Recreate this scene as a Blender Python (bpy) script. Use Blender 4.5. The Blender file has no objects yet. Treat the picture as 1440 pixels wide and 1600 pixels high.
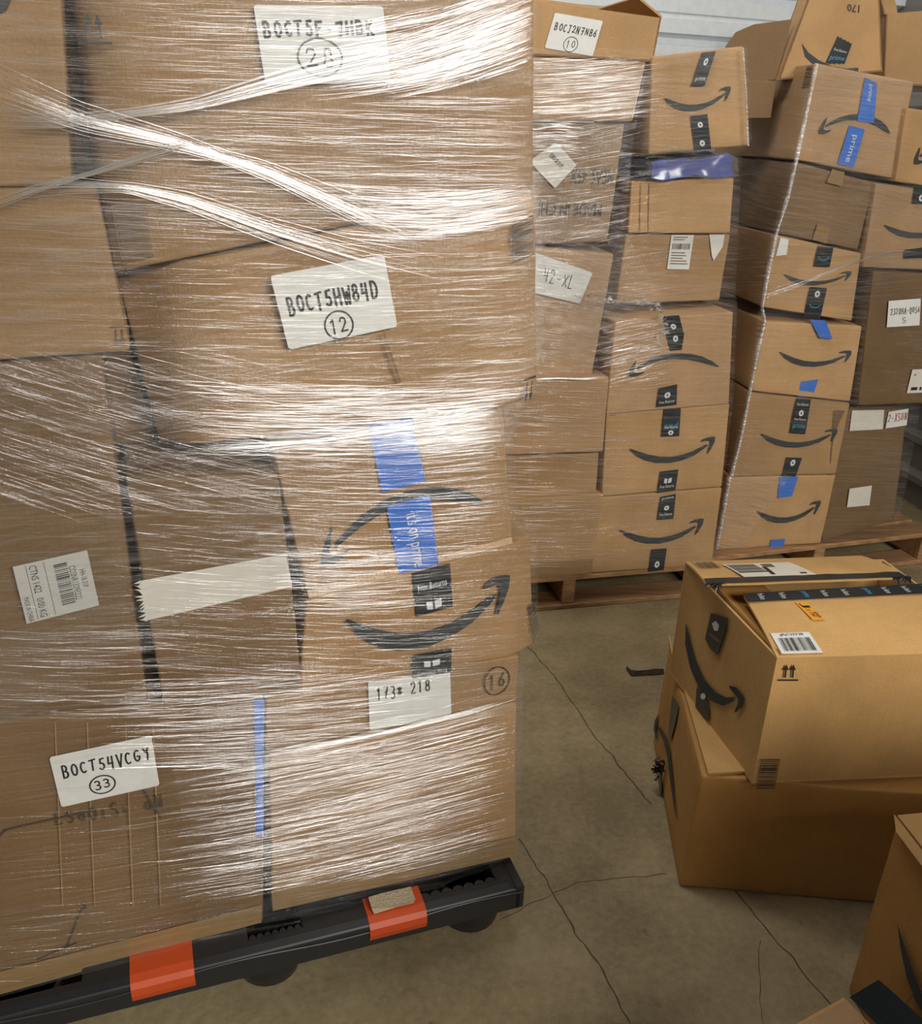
import bpy, bmesh, math, random
from math import cos, sin, pi, radians, atan2, sqrt
from mathutils import Vector as V, noise as NZ
random.seed(7)
C = bpy.context.scene.collection
S = bpy.context.scene

# ---------------------------------------------------------------- camera, light, exposure
F, PITCH, ROLL, EYE = 1400.0, radians(23.5), radians(1.8), 1.5
_r0, FWD, _u0 = V((1, 0, 0)), V((0, cos(PITCH), -sin(PITCH))), V((0, sin(PITCH), cos(PITCH)))
RGT = _r0*cos(ROLL) + _u0*sin(ROLL)
UPV = -_r0*sin(ROLL) + _u0*cos(ROLL)
EYEP = V((0, 0, EYE))
cd = bpy.data.cameras.new('camera'); cam = bpy.data.objects.new('camera', cd); C.objects.link(cam)
cd.sensor_fit = 'HORIZONTAL'; cd.sensor_width = 36; cd.lens = 36*F/1440; cd.clip_start = .02
from mathutils import Matrix
M3 = Matrix((RGT, UPV, -FWD)).transposed()
cam.matrix_world = Matrix.Translation(EYEP) @ M3.to_4x4()
S.camera = cam
S.view_settings.view_transform = 'Standard'; S.view_settings.look = 'None'
S.view_settings.gamma = 1; S.view_settings.use_curve_mapping = False
S.view_settings.exposure = 0.0
S.cycles.transparent_max_bounces = 40
S.cycles.max_bounces = 8

W = bpy.data.worlds.new('world'); S.world = W; W.use_nodes = True
bg = W.node_tree.nodes['Background']; bg.inputs[0].default_value = (1, .93, .84, 1); bg.inputs[1].default_value = .035

def area(name, loc, aim, sx, sy, power, col):
    l = bpy.data.lights.new(name, 'AREA'); l.shape = 'RECTANGLE'; l.size = sx; l.size_y = sy; l.energy = power; l.color = col
    o = bpy.data.objects.new(name, l); C.objects.link(o); o.location = loc
    o.rotation_euler = (V(aim)-V(loc)).to_track_quat('-Z', 'Y').to_euler()
    return o
area('door_daylight', (2.4, -2.2, 3.0), (.2, 2.0, 1.1), 2.4, .8, 205, (1, .95, .87))
area('side_door_daylight', (-3.0, -1.4, 2.1), (.8, 2.6, 1.1),   .35, 2.2, 12, (.90, .95, 1))
area('ceiling_lamp', (-.3, 1.9, 3.6), (.6, 3.0, 1.2), 1.8, .5, 42, (1, .96, .90))

# ---------------------------------------------------------------- pixel -> place
def ray(x, y): return FWD + RGT*((x-720)/F) - UPV*((y-800)/F)
def onz(x, y, z=0.0):
    d = ray(x, y); return EYEP + d*((z-EYE)/d.z)
class Plane:
    """a vertical face: passes through p, heading angle a (degrees) along its width; n points out of it, to the viewer"""
    def __init__(s, p, a):
        s.p = V(p); s.a = V((cos(radians(a)), sin(radians(a)), 0)); s.n = V((sin(radians(a)), -cos(radians(a)), 0))
    def at(s, x, y, inset=0.0):
        d = ray(x, y); q = s.p - s.n*inset
        return EYEP + d*((q-EYEP).dot(s.n)/d.dot(s.n))
class Flat:
    """any plane through three points, n turned to the viewer"""
    def __init__(s, a, b, c):
        s.p = V(a); s.n = (V(b)-V(a)).cross(V(c)-V(a)).normalized()
        if s.n.dot(EYEP-s.p) < 0: s.n = -s.n
    def at(s, x, y, inset=0.0):
        d = ray(x, y); q = s.p - s.n*inset
        return EYEP + d*((q-EYEP).dot(s.n)/d.dot(s.n))
class Lift:
    """a plane with a fixed inset"""
    def __init__(s, pl, inset): s.pl = pl; s.n = pl.n; s.i = inset
    def at(s, x, y, inset=0.0): return s.pl.at(x, y, s.i+inset)

# ---------------------------------------------------------------- materials
def nodes(name):
    m = bpy.data.materials.new(name); m.use_nodes = True
    nt = m.node_tree; return m, nt, nt.nodes['Principled BSDF']
def N(nt, t, **k):
    n = nt.nodes.new(t)
    for a, b in k.items():
        if a.startswith('i_'):
            key = a[2:]; n.inputs[int(key) if key.isdigit() else key.replace('_', ' ')].default_value = b
        else: setattr(n, a, b)
    return n
def plain(name, col, rough=.6, metal=0, spec=.5, alpha=1):
    m, nt, b = nodes(name)
    b.inputs['Roughness'].default_value = rough; b.inputs['Metallic'].default_value = metal
    b.inputs['Specular IOR Level'].default_value = spec
    tc = N(nt, 'ShaderNodeTexCoord'); no = N(nt, 'ShaderNodeTexNoise', i_Scale=35.0, i_Detail=4.0)
    nt.links.new(tc.outputs['Object'], no.inputs['Vector'])
    hs = N(nt, 'ShaderNodeMixRGB', blend_type='MIX')
    hs.inputs[1].default_value = (*[c*.86 for c in col], 1); hs.inputs[2].default_value = (*[min(1, c*1.1) for c in col], 1)
    nt.links.new(no.outputs['Fac'], hs.inputs[0]); nt.links.new(hs.outputs[0], b.inputs['Base Color'])
    b.inputs['Alpha'].default_value = alpha
    return m
def cardboard(name, col, bump=.25):
    m, nt, b = nodes(name); L = nt.links.new
    tc = N(nt, 'ShaderNodeTexCoord'); oi = N(nt, 'ShaderNodeObjectInfo')
    big = N(nt, 'ShaderNodeTexNoise', i_Scale=5.0, i_Detail=5.0, i_Roughness=.6)
    fin = N(nt, 'ShaderNodeTexNoise', i_Scale=220.0, i_Detail=3.0)
    mp = N(nt, 'ShaderNodeMapping'); mp.inputs['Scale'].default_value = (1, 1, .02)
    flu = N(nt, 'ShaderNodeTexNoise', i_Scale=160.0, i_Detail=1.0)
    add = N(nt, 'ShaderNodeVectorMath', operation='ADD')
    L(tc.outputs['Object'], add.inputs[0]); L(oi.outputs['Random'], add.inputs[1])
    for n in (big, fin): L(add.outputs[0], n.inputs['Vector'])
    L(add.outputs[0], mp.inputs[0]); L(mp.outputs[0], flu.inputs['Vector'])
    cr = N(nt, 'ShaderNodeValToRGB'); e = cr.color_ramp.elements
    e[0].position = .25; e[0].color = (*[c*.80 for c in col], 1); e[1].position = .75; e[1].color = (*[c*1.13 for c in col], 1)
    mx = N(nt, 'ShaderNodeMath', operation='MULTIPLY_ADD'); mx.inputs[1].default_value = .30
    L(fin.outputs['Fac'], mx.inputs[0]); L(big.outputs['Fac'], mx.inputs[2])
    m2 = N(nt, 'ShaderNodeMath', operation='MULTIPLY_ADD'); m2.inputs[1].default_value = .10
    L(flu.outputs['Fac'], m2.inputs[0]); L(mx.outputs[0], m2.inputs[2])
    m3 = N(nt, 'ShaderNodeMath', operation='SUBTRACT'); m3.inputs[1].default_value = .20; L(m2.outputs[0], m3.inputs[0])
    L(m3.outputs[0], cr.inputs[0])
    hv = N(nt, 'ShaderNodeHueSaturation')
    rm = N(nt, 'ShaderNodeMapRange'); rm.inputs['To Min'].default_value = .86; rm.inputs['To Max'].default_value = 1.14
    L(oi.outputs['Random'], rm.inputs[0]); L(rm.outputs[0], hv.inputs['Value']); L(cr.outputs[0], hv.inputs['Color'])
    L(hv.outputs[0], b.inputs['Base Color'])
    b.inputs['Roughness'].default_value = .62; b.inputs['Specular IOR Level'].default_value = .3
    bp = N(nt, 'ShaderNodeBump', i_Strength=bump, i_Distance=.012); L(m2.outputs[0], bp.inputs['Height']); L(bp.outputs[0], b.inputs['Normal'])
    return m
KRAFT = cardboard('kraft_cardboard', (.335, .203, .090))
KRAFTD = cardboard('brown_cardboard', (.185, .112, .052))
KRAFTL = cardboard('tan_cardboard', (.40, .25, .125))
KRAFTW = cardboard('warm_kraft_cardboard', (.44, .268, .120))
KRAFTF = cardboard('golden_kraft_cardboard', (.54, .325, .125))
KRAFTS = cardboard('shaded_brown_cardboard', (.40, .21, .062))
EDGE = cardboard('cardboard_edge', (.50, .34, .20), .5)
INK = plain('black_ink', (.018, .020, .022), .55)
PEN = plain('marker_ink', (.012, .012, .016), .5)
GREYPEN = plain('faint_marker', (.07, .055, .045), .6)
LOGO = plain('logo_ink', (.028, .034, .036), .6)
WHITE = plain('label_paper', (.72, .73, .71), .55)
CREAM = plain('white_tape', (.66, .64, .58), .5)
BTAPE = plain('black_tape', (.017, .022, .026), .28)
BLUET = plain('blue_tape', (.045, .17, .62), .35)
TWHITE = plain('tape_white_print', (.62, .66, .66), .5)
TBLUE = plain('tape_blue_print', (.05, .33, .52), .5)
ORANGEL = plain('orange_sticker', (.82, .36, .03), .5)
CLEART = plain('clear_tape', (.29, .185, .08), .2, spec=.6)
PLASTIC = plain('black_plastic', (.018, .019, .021), .38)
ORANGE = plain('orange_paint', (.58, .075, .014), .45)
BAGBLUE = plain('blue_plastic', (.03, .07, .42), .22, spec=.7)
GREYP = plain('grey_plastic', (.10, .11, .12), .4)
FADED = plain('faded_print', (.15, .105, .07), .6)

def wood(name, col):
    m, nt, b = nodes(name); L = nt.links.new
    tc = N(nt, 'ShaderNodeTexCoord'); mp = N(nt, 'ShaderNodeMapping'); mp.inputs['Scale'].default_value = (3, 40, 40)
    no = N(nt, 'ShaderNodeTexNoise', i_Scale=2.0, i_Detail=8.0)
    L(tc.outputs['Object'], mp.inputs[0]); L(mp.outputs[0], no.inputs['Vector'])
    cr = N(nt, 'ShaderNodeValToRGB'); e = cr.color_ramp.elements
    e[0].position = .3; e[0].color = (*[c*.6 for c in col], 1); e[1].position = .7; e[1].color = (*[c*1.2 for c in col], 1)
    L(no.outputs['Fac'], cr.inputs[0]); L(cr.outputs[0], b.inputs['Base Color']); b.inputs['Roughness'].default_value = .75
    bp = N(nt, 'ShaderNodeBump', i_Strength=.3, i_Distance=.004); L(no.outputs['Fac'], bp.inputs['Height']); L(bp.outputs[0], b.inputs['Normal'])
    return m
WOOD = wood('pallet_wood', (.36, .20, .09))

def concrete():
    m, nt, b = nodes('concrete'); L = nt.links.new
    tc = N(nt, 'ShaderNodeTexCoord')
    a = N(nt, 'ShaderNodeTexNoise', i_Scale=2.2, i_Detail=8.0, i_Roughness=.62); c = N(nt, 'ShaderNodeTexNoise', i_Scale=60.0, i_Detail=6.0, i_Roughness=.7)
    s = N(nt, 'ShaderNodeTexNoise', i_Scale=14.0, i_Detail=3.0)
    for n in (a, c, s): L(tc.outputs['Object'], n.inputs['Vector'])
    cr = N(nt, 'ShaderNodeValToRGB'); e = cr.color_ramp.elements
    e[0].position = .37; e[0].color = (.20, .156, .082, 1); e[1].position = .65; e[1].color = (.38, .305, .175, 1)
    ad = N(nt, 'ShaderNodeMath', operation='MULTIPLY_ADD'); ad.inputs[1].default_value = .45; L(c.outputs['Fac'], ad.inputs[0])
    su = N(nt, 'ShaderNodeMath', operation='SUBTRACT'); su.inputs[1].default_value = .225; L(a.outputs['Fac'], su.inputs[0]); L(su.outputs[0], ad.inputs[2])
    L(ad.outputs[0], cr.inputs[0])
    sp = N(nt, 'ShaderNodeValToRGB'); e = sp.color_ramp.elements
    e[0].position = .69; e[0].color = (1, 1, 1, 1); e[1].position = .76; e[1].color = (.55, .48, .40, 1); L(s.outputs['Fac'], sp.inputs[0])
    mu = N(nt, 'ShaderNodeMixRGB', blend_type='MULTIPLY'); mu.inputs[0].default_value = 1; L(cr.outputs[0], mu.inputs[1]); L(sp.outputs[0], mu.inputs[2])
    L(mu.outputs[0], b.inputs['Base Color']); b.inputs['Roughness'].default_value = .55
    bp = N(nt, 'ShaderNodeBump', i_Strength=.12, i_Distance=.01); L(c.outputs['Fac'], bp.inputs['Height']); L(bp.outputs[0], b.inputs['Normal'])
    return m
CONC = concrete()
CRACK = plain('crack_dirt', (.075, .055, .035), .9)
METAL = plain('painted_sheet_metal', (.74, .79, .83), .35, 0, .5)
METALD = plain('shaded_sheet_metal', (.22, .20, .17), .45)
DRYWALL = plain('wall_paint', (.5, .48, .44), .8)

def film(name, clear, haze, stretch, strength, gloss=.16):
    """clear stretch film: mostly see-through, glossy, finely creased along its width (UV x)"""
    m, nt, b = nodes(name); L = nt.links.new; nt.nodes.remove(b)
    out = nt.nodes['Material Output']; uv = N(nt, 'ShaderNodeUVMap')
    mp = N(nt, 'ShaderNodeMapping'); mp.inputs['Scale'].default_value = (stretch, 1, 1)
    n1 = N(nt, 'ShaderNodeTexNoise', i_Scale=110.0, i_Detail=5.0, i_Roughness=.6)
    n2 = N(nt, 'ShaderNodeTexNoise', i_Scale=3.2, i_Detail=3.0)
    L(uv.outputs[0], mp.inputs[0]); L(mp.outputs[0], n1.inputs['Vector']); L(uv.outputs[0], n2.inputs['Vector'])
    bp = N(nt, 'ShaderNodeBump', i_Strength=strength, i_Distance=.006); L(n1.outputs['Fac'], bp.inputs['Height'])
    g = N(nt, 'ShaderNodeBsdfGlossy', i_Roughness=gloss); g.inputs['Color'].default_value = (.95, .97, 1, 1); L(bp.outputs[0], g.inputs['Normal'])
    d = N(nt, 'ShaderNodeBsdfDiffuse'); d.inputs['Color'].default_value = (.80, .80, .80, 1); L(bp.outputs[0], d.inputs['Normal'])
    t = N(nt, 'ShaderNodeBsdfTransparent')
    gd = N(nt, 'ShaderNodeMixShader'); gd.inputs[0].default_value = .5; L(d.outputs[0], gd.inputs[1]); L(g.outputs[0], gd.inputs[2])
    cr = N(nt, 'ShaderNodeMapRange'); cr.inputs['From Min'].default_value = .42; cr.inputs['From Max'].default_value = .75
    cr.inputs['To Min'].default_value = clear; cr.inputs['To Max'].default_value = haze
    mm = N(nt, 'ShaderNodeMath', operation='MULTIPLY_ADD'); mm.inputs[1].default_value = .5; mm.inputs[2].default_value = -.25
    L(n2.outputs['Fac'], mm.inputs[0]); aa = N(nt, 'ShaderNodeMath', operation='ADD'); L(n1.outputs['Fac'], aa.inputs[0]); L(mm.outputs[0], aa.inputs[1])
    L(aa.outputs[0], cr.inputs[0])
    mx = N(nt, 'ShaderNodeMixShader'); L(cr.outputs[0], mx.inputs[0]); L(t.outputs[0], mx.inputs[1]); L(gd.outputs[0], mx.inputs[2])
    L(mx.outputs[0], out.inputs['Surface'])
    return m
FILM = film('stretch_film', .012, .11, .035, .9)
FOLD = film('folded_stretch_film', .35, .95, .12, .9, .2)
FILM2 = film('crumpled_stretch_film', .02, .20, .35, 1.0, .10)
def crease():
    m, nt, b = nodes('film_crease'); L = nt.links.new; nt.nodes.remove(b); out = nt.nodes['Material Output']
    g = N(nt, 'ShaderNodeBsdfGlossy', i_Roughness=.17); g.inputs['Color'].default_value = (.97, .98, 1, 1)
    d = N(nt, 'ShaderNodeBsdfDiffuse'); d.inputs['Color'].default_value = (.85, .85, .84, 1); t = N(nt, 'ShaderNodeBsdfTransparent')
    a = N(nt, 'ShaderNodeMixShader'); a.inputs[0].default_value = .8; L(d.outputs[0], a.inputs[1]); L(g.outputs[0], a.inputs[2])
    c = N(nt, 'ShaderNodeMixShader'); c.inputs[0].default_value = .5; L(t.outputs[0], c.inputs[1]); L(a.outputs[0], c.inputs[2])
    L(c.outputs[0], out.inputs['Surface']); return m
CREASE = crease()

# ---------------------------------------------------------------- building helpers
def link(name, me, mat, parent=None, smooth=False):
    o = bpy.data.objects.new(name, me); C.objects.link(o)
    if mat: me.materials.append(mat)
    if parent:
        o.parent = parent
        org = V(parent.get('_o', (0, 0, 0))); me.transform(Matrix.Translation(-org)); o['_o'] = org
    if smooth:
        for p in me.polygons: p.use_smooth = True
    return o
def mesh(name, vs, fs, mat, parent=None, smooth=False, uvs=None):
    me = bpy.data.meshes.new(name); me.from_pydata([tuple(v) for v in vs], [], fs)
    if uvs:
        ul = me.uv_layers.new()
        for lp in me.loops: ul.data[lp.index].uv = uvs[lp.vertex_index]
    me.update(); return link(name, me, mat, parent, smooth)
def thing(name, label, cat, loc, group=None):
    o = bpy.data.objects.new(name, None); C.objects.link(o); o.location = loc; o['_o'] = V(loc)
    o.empty_display_size = .05; o['label'] = label; o['category'] = cat
    if group: o['group'] = group
    return o
def struct(o): o['kind'] = 'structure'; return o

def grid_box(fn, nu, nv, nw, flip=False):
    """closed shell over the unit cube mapped by fn(u,v,w), with grids nu/nv/nw (lists of parameters)"""
    idx, vs, fs = {}, [], []
    def vid(i, j, k):
        q = (i, j, k)
        if q not in idx: idx[q] = len(vs); vs.append(fn(nu[i], nv[j], nw[k]))
        return idx[q]
    a, b, c = len(nu)-1, len(nv)-1, len(nw)-1
    for i in range(a):
        for j in range(b):
            fs.append([vid(i, j, 0), vid(i, j+1, 0), vid(i+1, j+1, 0), vid(i+1, j, 0)]); fs.append([vid(i, j, c), vid(i+1, j, c), vid(i+1, j+1, c), vid(i, j+1, c)])
    for i in range(a):
        for k in range(c):
            fs.append([vid(i, 0, k), vid(i+1, 0, k), vid(i+1, 0, k+1), vid(i, 0, k+1)]); fs.append([vid(i, b, k), vid(i, b, k+1), vid(i+1, b, k+1), vid(i+1, b, k)])
    for j in range(b):
        for k in range(c):
            fs.append([vid(0, j, k), vid(0, j, k+1), vid(0, j+1, k+1), vid(0, j+1, k)]); fs.append([vid(a, j, k), vid(a, j+1, k), vid(a, j+1, k+1), vid(a, j, k+1)])
    return vs, fs
def params(n, r): return [0, r*.35, r] + [r+(1-2*r)*(i+1)/(n+1) for i in range(n)] + [1-r, 1-r*.35, 1]

def box_body(parent, front, nin, depth, mat, seed, r=.006, dent=.004, name='body'):
    """front(u,v) -> point of the front face (u right, v down); goes back depth along nin; edges rounded by r, soft dents"""
    w_ = (front(1, .5)-front(0, .5)).length; h_ = (front(.5, 1)-front(.5, 0)).length
    so = V((seed*3.1, seed*1.7, seed*.9))
    def fn(u, v, w):
        q = V((u*w_, v*h_, w*depth)); c = V((min(max(q.x, r), w_-r), min(max(q.y, r), h_-r), min(max(q.z, r), depth-r)))
        d = q-c
        if d.length > 1e-9: q = c+d.normalized()*r*min(1, d.length/r) if d.length > r else q
        p = front(q.x/w_, q.y/h_) + nin*q.z
        e = min(1, 6*min(u, 1-u))*min(1, 6*min(v, 1-v))
        k = NZ.noise(p*5+so)*.5+.5
        if w < .5: p = p + nin*(dent*k*e*2)
        p = p + NZ.noise_vector(p*9+so)*(dent*.35)
        return p
    vs, fs = grid_box(fn, params(9, min(.2, r/w_)), params(9, min(.2, r/h_)), params(5, min(.2, r/depth)))
    return mesh(name, vs, fs, mat, parent, True)

def quadfn(pts3):
    a, b, c, d = pts3
    return lambda u, v: (a*(1-u)+b*u)*(1-v) + (d*(1-u)+c*u)*v

OFF = .0022
class Fr:
    """a print frame: pixel quad TL,TR,BR,BL laid onto a face"""
    def __init__(s, face, q, off=OFF):
        s.q = [face.at(x, y)+face.n*off for x, y in q]; s.f = quadfn(s.q); s.n = face.n; s.off = off
    def at(s, u, v, lift=0): return s.f(u, v)+s.n*lift
def sheet(name, fr, mat, parent, lift=0, poly=None, n=1):
    """a flat printed or pasted piece filling the frame, or the polygon poly in its unit square"""
    if poly: return mesh(name, [fr.at(u, v, lift) for u, v in poly], [list(range(len(poly)))], mat, parent)
    vs = [fr.at(i/n, j/n, lift) for j in range(n+1) for i in range(n+1)]
    return mesh(name, vs, [[j*(n+1)+i, (j+1)*(n+1)+i, (j+1)*(n+1)+i+1, j*(n+1)+i+1] for j in range(n) for i in range(n)], mat, parent)
def pxpoly(name, face, pts, mat, parent, off=OFF):
    return mesh(name, [face.at(x, y)+face.n*off for x, y in pts], [list(range(len(pts)))], mat, parent)

_A = [(240,440),(300,500),(380,545),(480,570),(600,572),(700,552),(800,512),(880,455),(915,425),(905,413),(850,440),(780,475),(700,500),(600,515),(500,512),(400,490),(320,463),(252,437)]
_B = [(850,390),(865,372),(900,355),(945,348),(972,352),(970,395),(950,445),(922,497),(915,490),(925,440),(932,398),(925,385),(900,383),(852,393)]
def smile(fr, parent, mat=None, name='arrow_logo'):
    un = lambda p: fr.at((p[0]-240)/732, (p[1]-350)/222)
    vs, fs = [], []
    n = len(_A)
    up = _A[9:][::-1]; lo = _A[:9]          # nine below, nine above
    vs = [un(p) for p in lo]+[un(p) for p in up]
    fs = [[i, i+1, 9+i+1, 9+i] for i in range(8)]
    o = len(vs); vs += [un(p) for p in _B]; m = len(_B)
    fs += [[o+i, o+i+1, o+m-2-i, o+m-1-i] for i in range(m//2-1)]
    return mesh(name, vs, fs, mat or LOGO, parent)
def ribbon(paths, w, fr):
    """pen strokes: each path a list of (u,v) in the frame; w in metres; one joined strip per stroke, mitred"""
    vs, fs = [], []
    for p in paths:
        q = [fr.at(u, v, .0004) for u, v in p]; q = [a for i, a in enumerate(q) if i == 0 or (a-q[i-1]).length > 1e-6]
        for a, b in zip(q, q[1:]):
            t = (b-a).normalized(); s = t.cross(fr.n).normalized()*w/2; k = len(vs); e = t*w*.3
            vs += [a-e+s, a-e-s, b+e-s, b+e+s]; fs.append([k, k+1, k+2, k+3])
    return vs, fs
def arc(cx, cy, rx, ry, a0, a1, n=10): return [(cx+rx*cos(radians(a0+(a1-a0)*i/n)), cy-ry*sin(radians(a0+(a1-a0)*i/n))) for i in range(n+1)]
G = {  # hand-drawn letters, unit cell, v down
 'B': [[(.1,0),(.08,1)], [(.1,0)]+arc(.35,.24,.35,.24,90,-90)+[(.1,.48)], [(.1,.48)]+arc(.38,.74,.42,.26,90,-90)+[(.08,1)]],
 'O': [arc(.48,.5,.4,.48,100,460,14)], '0': [arc(.48,.5,.36,.48,100,460,14)],
 'C': [arc(.5,.5,.42,.48,50,310)], 'T': [[(0,.06),(.95,0)], [(.5,.02),(.4,1)]],
 '5': [[(.85,0),(.3,.04),(.25,.42)]+arc(.42,.70,.38,.29,110,-150)], 'F': [[(.15,0),(.1,1)], [(.15,.02),(.9,0)], [(.12,.48),(.7,.44)]],
 '.': [[(.3,.55),(.5,.58)]], '7': [[(.05,.1),(.85,.02),(.45,1)], [(.25,.5),(.8,.46)]], '1': [[(.2,.2),(.5,0),(.45,1)]],
 'H': [[(.1,0),(.05,1)], [(.85,0),(.85,1)], [(.08,.52),(.85,.47)]], 'K': [[(.12,0),(.1,1)], [(.85,0),(.14,.55),(.9,1)]],
 '2': [[(.08,.25)]+arc(.42,.27,.36,.27,160,-30,8)+[(.05,.98),(.9,.94)]], '8': [arc(.48,.25,.3,.25,-80,290,10)+arc(.48,.74,.36,.26,90,450,12)],
 'W': [[(0,.02),(.2,1),(.5,.3),(.72,1),(1,0)]], '4': [[(.2,0),(.1,.55),(.85,.5)], [(.78,0),(.7,1)]], 'D': [[(.12,0),(.08,1)], [(.05,.02)]+arc(.3,.5,.6,.49,80,-80)+[(.05,.98)]],
 'V': [[(.05,0),(.42,1),(.92,0)]], 'G': [arc(.5,.5,.42,.48,50,350)+[(.5,.55)]], 'Q': [arc(.48,.46,.4,.44,100,460,14), [(.5,.7),(.95,1)]],
 '3': [arc(.4,.25,.38,.25,140,-90,8)+arc(.42,.74,.42,.26,90,-140,8)], 'N': [[(.08,1),(.15,0),(.78,1),(.9,0)]], 'J': [[(.2,0),(.95,0)], [(.62,0),(.58,.8)]+arc(.36,.8,.22,.2,0,-150,6)],
 '6': [[(.75,0),(.25,.45)]+arc(.46,.72,.34,.27,160,520,12)], '*': [[(.1,.3),(.9,.75)], [(.9,.3),(.1,.75)], [(.5,.2),(.5,.85)]],
 'X': [[(.05,0),(.9,1)], [(.9,0),(.05,1)]], 'L': [[(.15,0),(.1,1),(.85,.95)]], '-': [[(.1,.55),(.9,.5)]], 'A': [[(0,1),(.5,0),(.95,1)], [(.2,.62),(.8,.6)]],
 'S': [arc(.48,.26,.36,.25,40,270,8)+arc(.46,.75,.38,.25,90,-140,8)], 'Y': [[(.05,0),(.45,.35),(.85,0)], [(.75,.05),(.6,1)]], 'U': [[(.1,0),(.12,.7)]+arc(.46,.7,.34,.28,180,360,6)+[(.82,0)]],
 'a': [arc(.42,.7,.32,.28,30,390,10), [(.76,.45),(.8,1)]], 'i': [[(.4,.4),(.35,1)]], 's': [arc(.45,.55,.3,.15,40,270,6)+arc(.45,.85,.3,.15,90,-140,6)], 'o': [arc(.45,.7,.32,.28,90,450,10)],
 '(': [arc(.5,.5,.5,.5,95,465,26)], ' ': []}
def hand(fr, text, parent, w=.0032, gap=.30, jit=.05, mat=None, v0=0, v1=1, circle=False):
    n = len(text); cw = 1/(n-gap); paths = []; w *= .8; v0, v1 = v0+.08*(v1-v0), v1-.08*(v1-v0)
    for i, ch in enumerate(text):
        dx, dy, sc = random.uniform(-jit, jit)*cw, random.uniform(-jit, jit), 1+random.uniform(-jit, jit)*2
        for p in G.get(ch, []):
            paths.append([((i+u*(1-gap))*cw+dx, v0+(v1-v0)*min(1.1, v*sc+dy)) for u, v in p])
    if circle: paths.append([(.5+.9*(u-.5)*1.75, .5+(v-.5)*1.75) for u, v in G['('][0]])
    vs, fs = ribbon(paths, w, fr)
    return mesh('handwriting', vs, fs, mat or PEN, parent)
_tc = {}
def glyphs(text):
    if text not in _tc:
        cu = bpy.data.curves.new('t', 'FONT'); cu.body = text; cu.resolution_u = 2
        o = bpy.data.objects.new('t', cu); C.objects.link(o); bpy.context.view_layer.update()
        me = o.evaluated_get(bpy.context.evaluated_depsgraph_get()).to_mesh()
        vs = [v.co.copy() for v in me.vertices]; fs = [list(p.vertices) for p in me.polygons]
        bpy.data.objects.remove(o); x0, x1 = min(v.x for v in vs), max(v.x for v in vs); y0, y1 = min(v.y for v in vs), max(v.y for v in vs)
        _tc[text] = ([((v.x-x0)/(x1-x0), 1-(v.y-y0)/(y1-y0)) for v in vs], fs)
    return _tc[text]
def printed(fr, text, parent, mat=None, name='print', rect=(0, 0, 1, 1), vert=False):
    """type set in the rect of the frame; vert runs it down the frame"""
    vs, fs = glyphs(text); a, b, c, d = rect
    f = (lambda u, v: (a+(c-a)*(1-v), b+(d-b)*u)) if vert else (lambda u, v: (a+(c-a)*u, b+(d-b)*v))
    return mesh(name, [fr.at(*f(u, v), .0005) for u, v in vs], fs, mat or INK, parent)
def bars(fr, parent, rect=(0, 0, 1, 1), n=26, mat=None, vert=False, name='barcode', frame=False):
    a, b, c, d = rect; vs, fs = [], []
    def q(x0, y0, x1, y1):
        if vert: x0, y0, x1, y1 = y0, x0, y1, x1
        k = len(vs); vs.extend(fr.at(a+(c-a)*u, b+(d-b)*v, .0005) for u, v in ((x0, y0), (x1, y0), (x1, y1), (x0, y1))); fs.append([k, k+1, k+2, k+3])
    x = .06 if frame else 0
    end = .94 if frame else 1
    st = (end-x)/n
    for i in range(n):
        q(x, .06 if frame else 0, x+st*random.choice((.25, .4, .55, .75)), .94 if frame else 1); x += st
    if frame:
        for r in ((0, 0, 1, .03), (0, .97, 1, 1), (0, 0, .03, 1), (.97, 0, 1, 1)): q(*r)
    return mesh(name, vs, fs, mat or INK, parent)
def uparrows(fr, parent, mat=None):
    vs, fs = [], []
    def q(p): k = len(vs); vs.extend(fr.at(u, v, .0003) for u, v in p); fs.append(list(range(k, k+len(p))))
    for c in (.3, .7):
        q([(c-.05, .3), (c+.05, .3), (c+.05, .8), (c-.05, .8)]); q([(c, 0), (c+.16, .34), (c-.16, .34)])
    q([(0, .9), (1, .9), (1, 1), (0, 1)])
    return mesh('up_arrows', vs, fs, mat or INK, parent)
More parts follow.
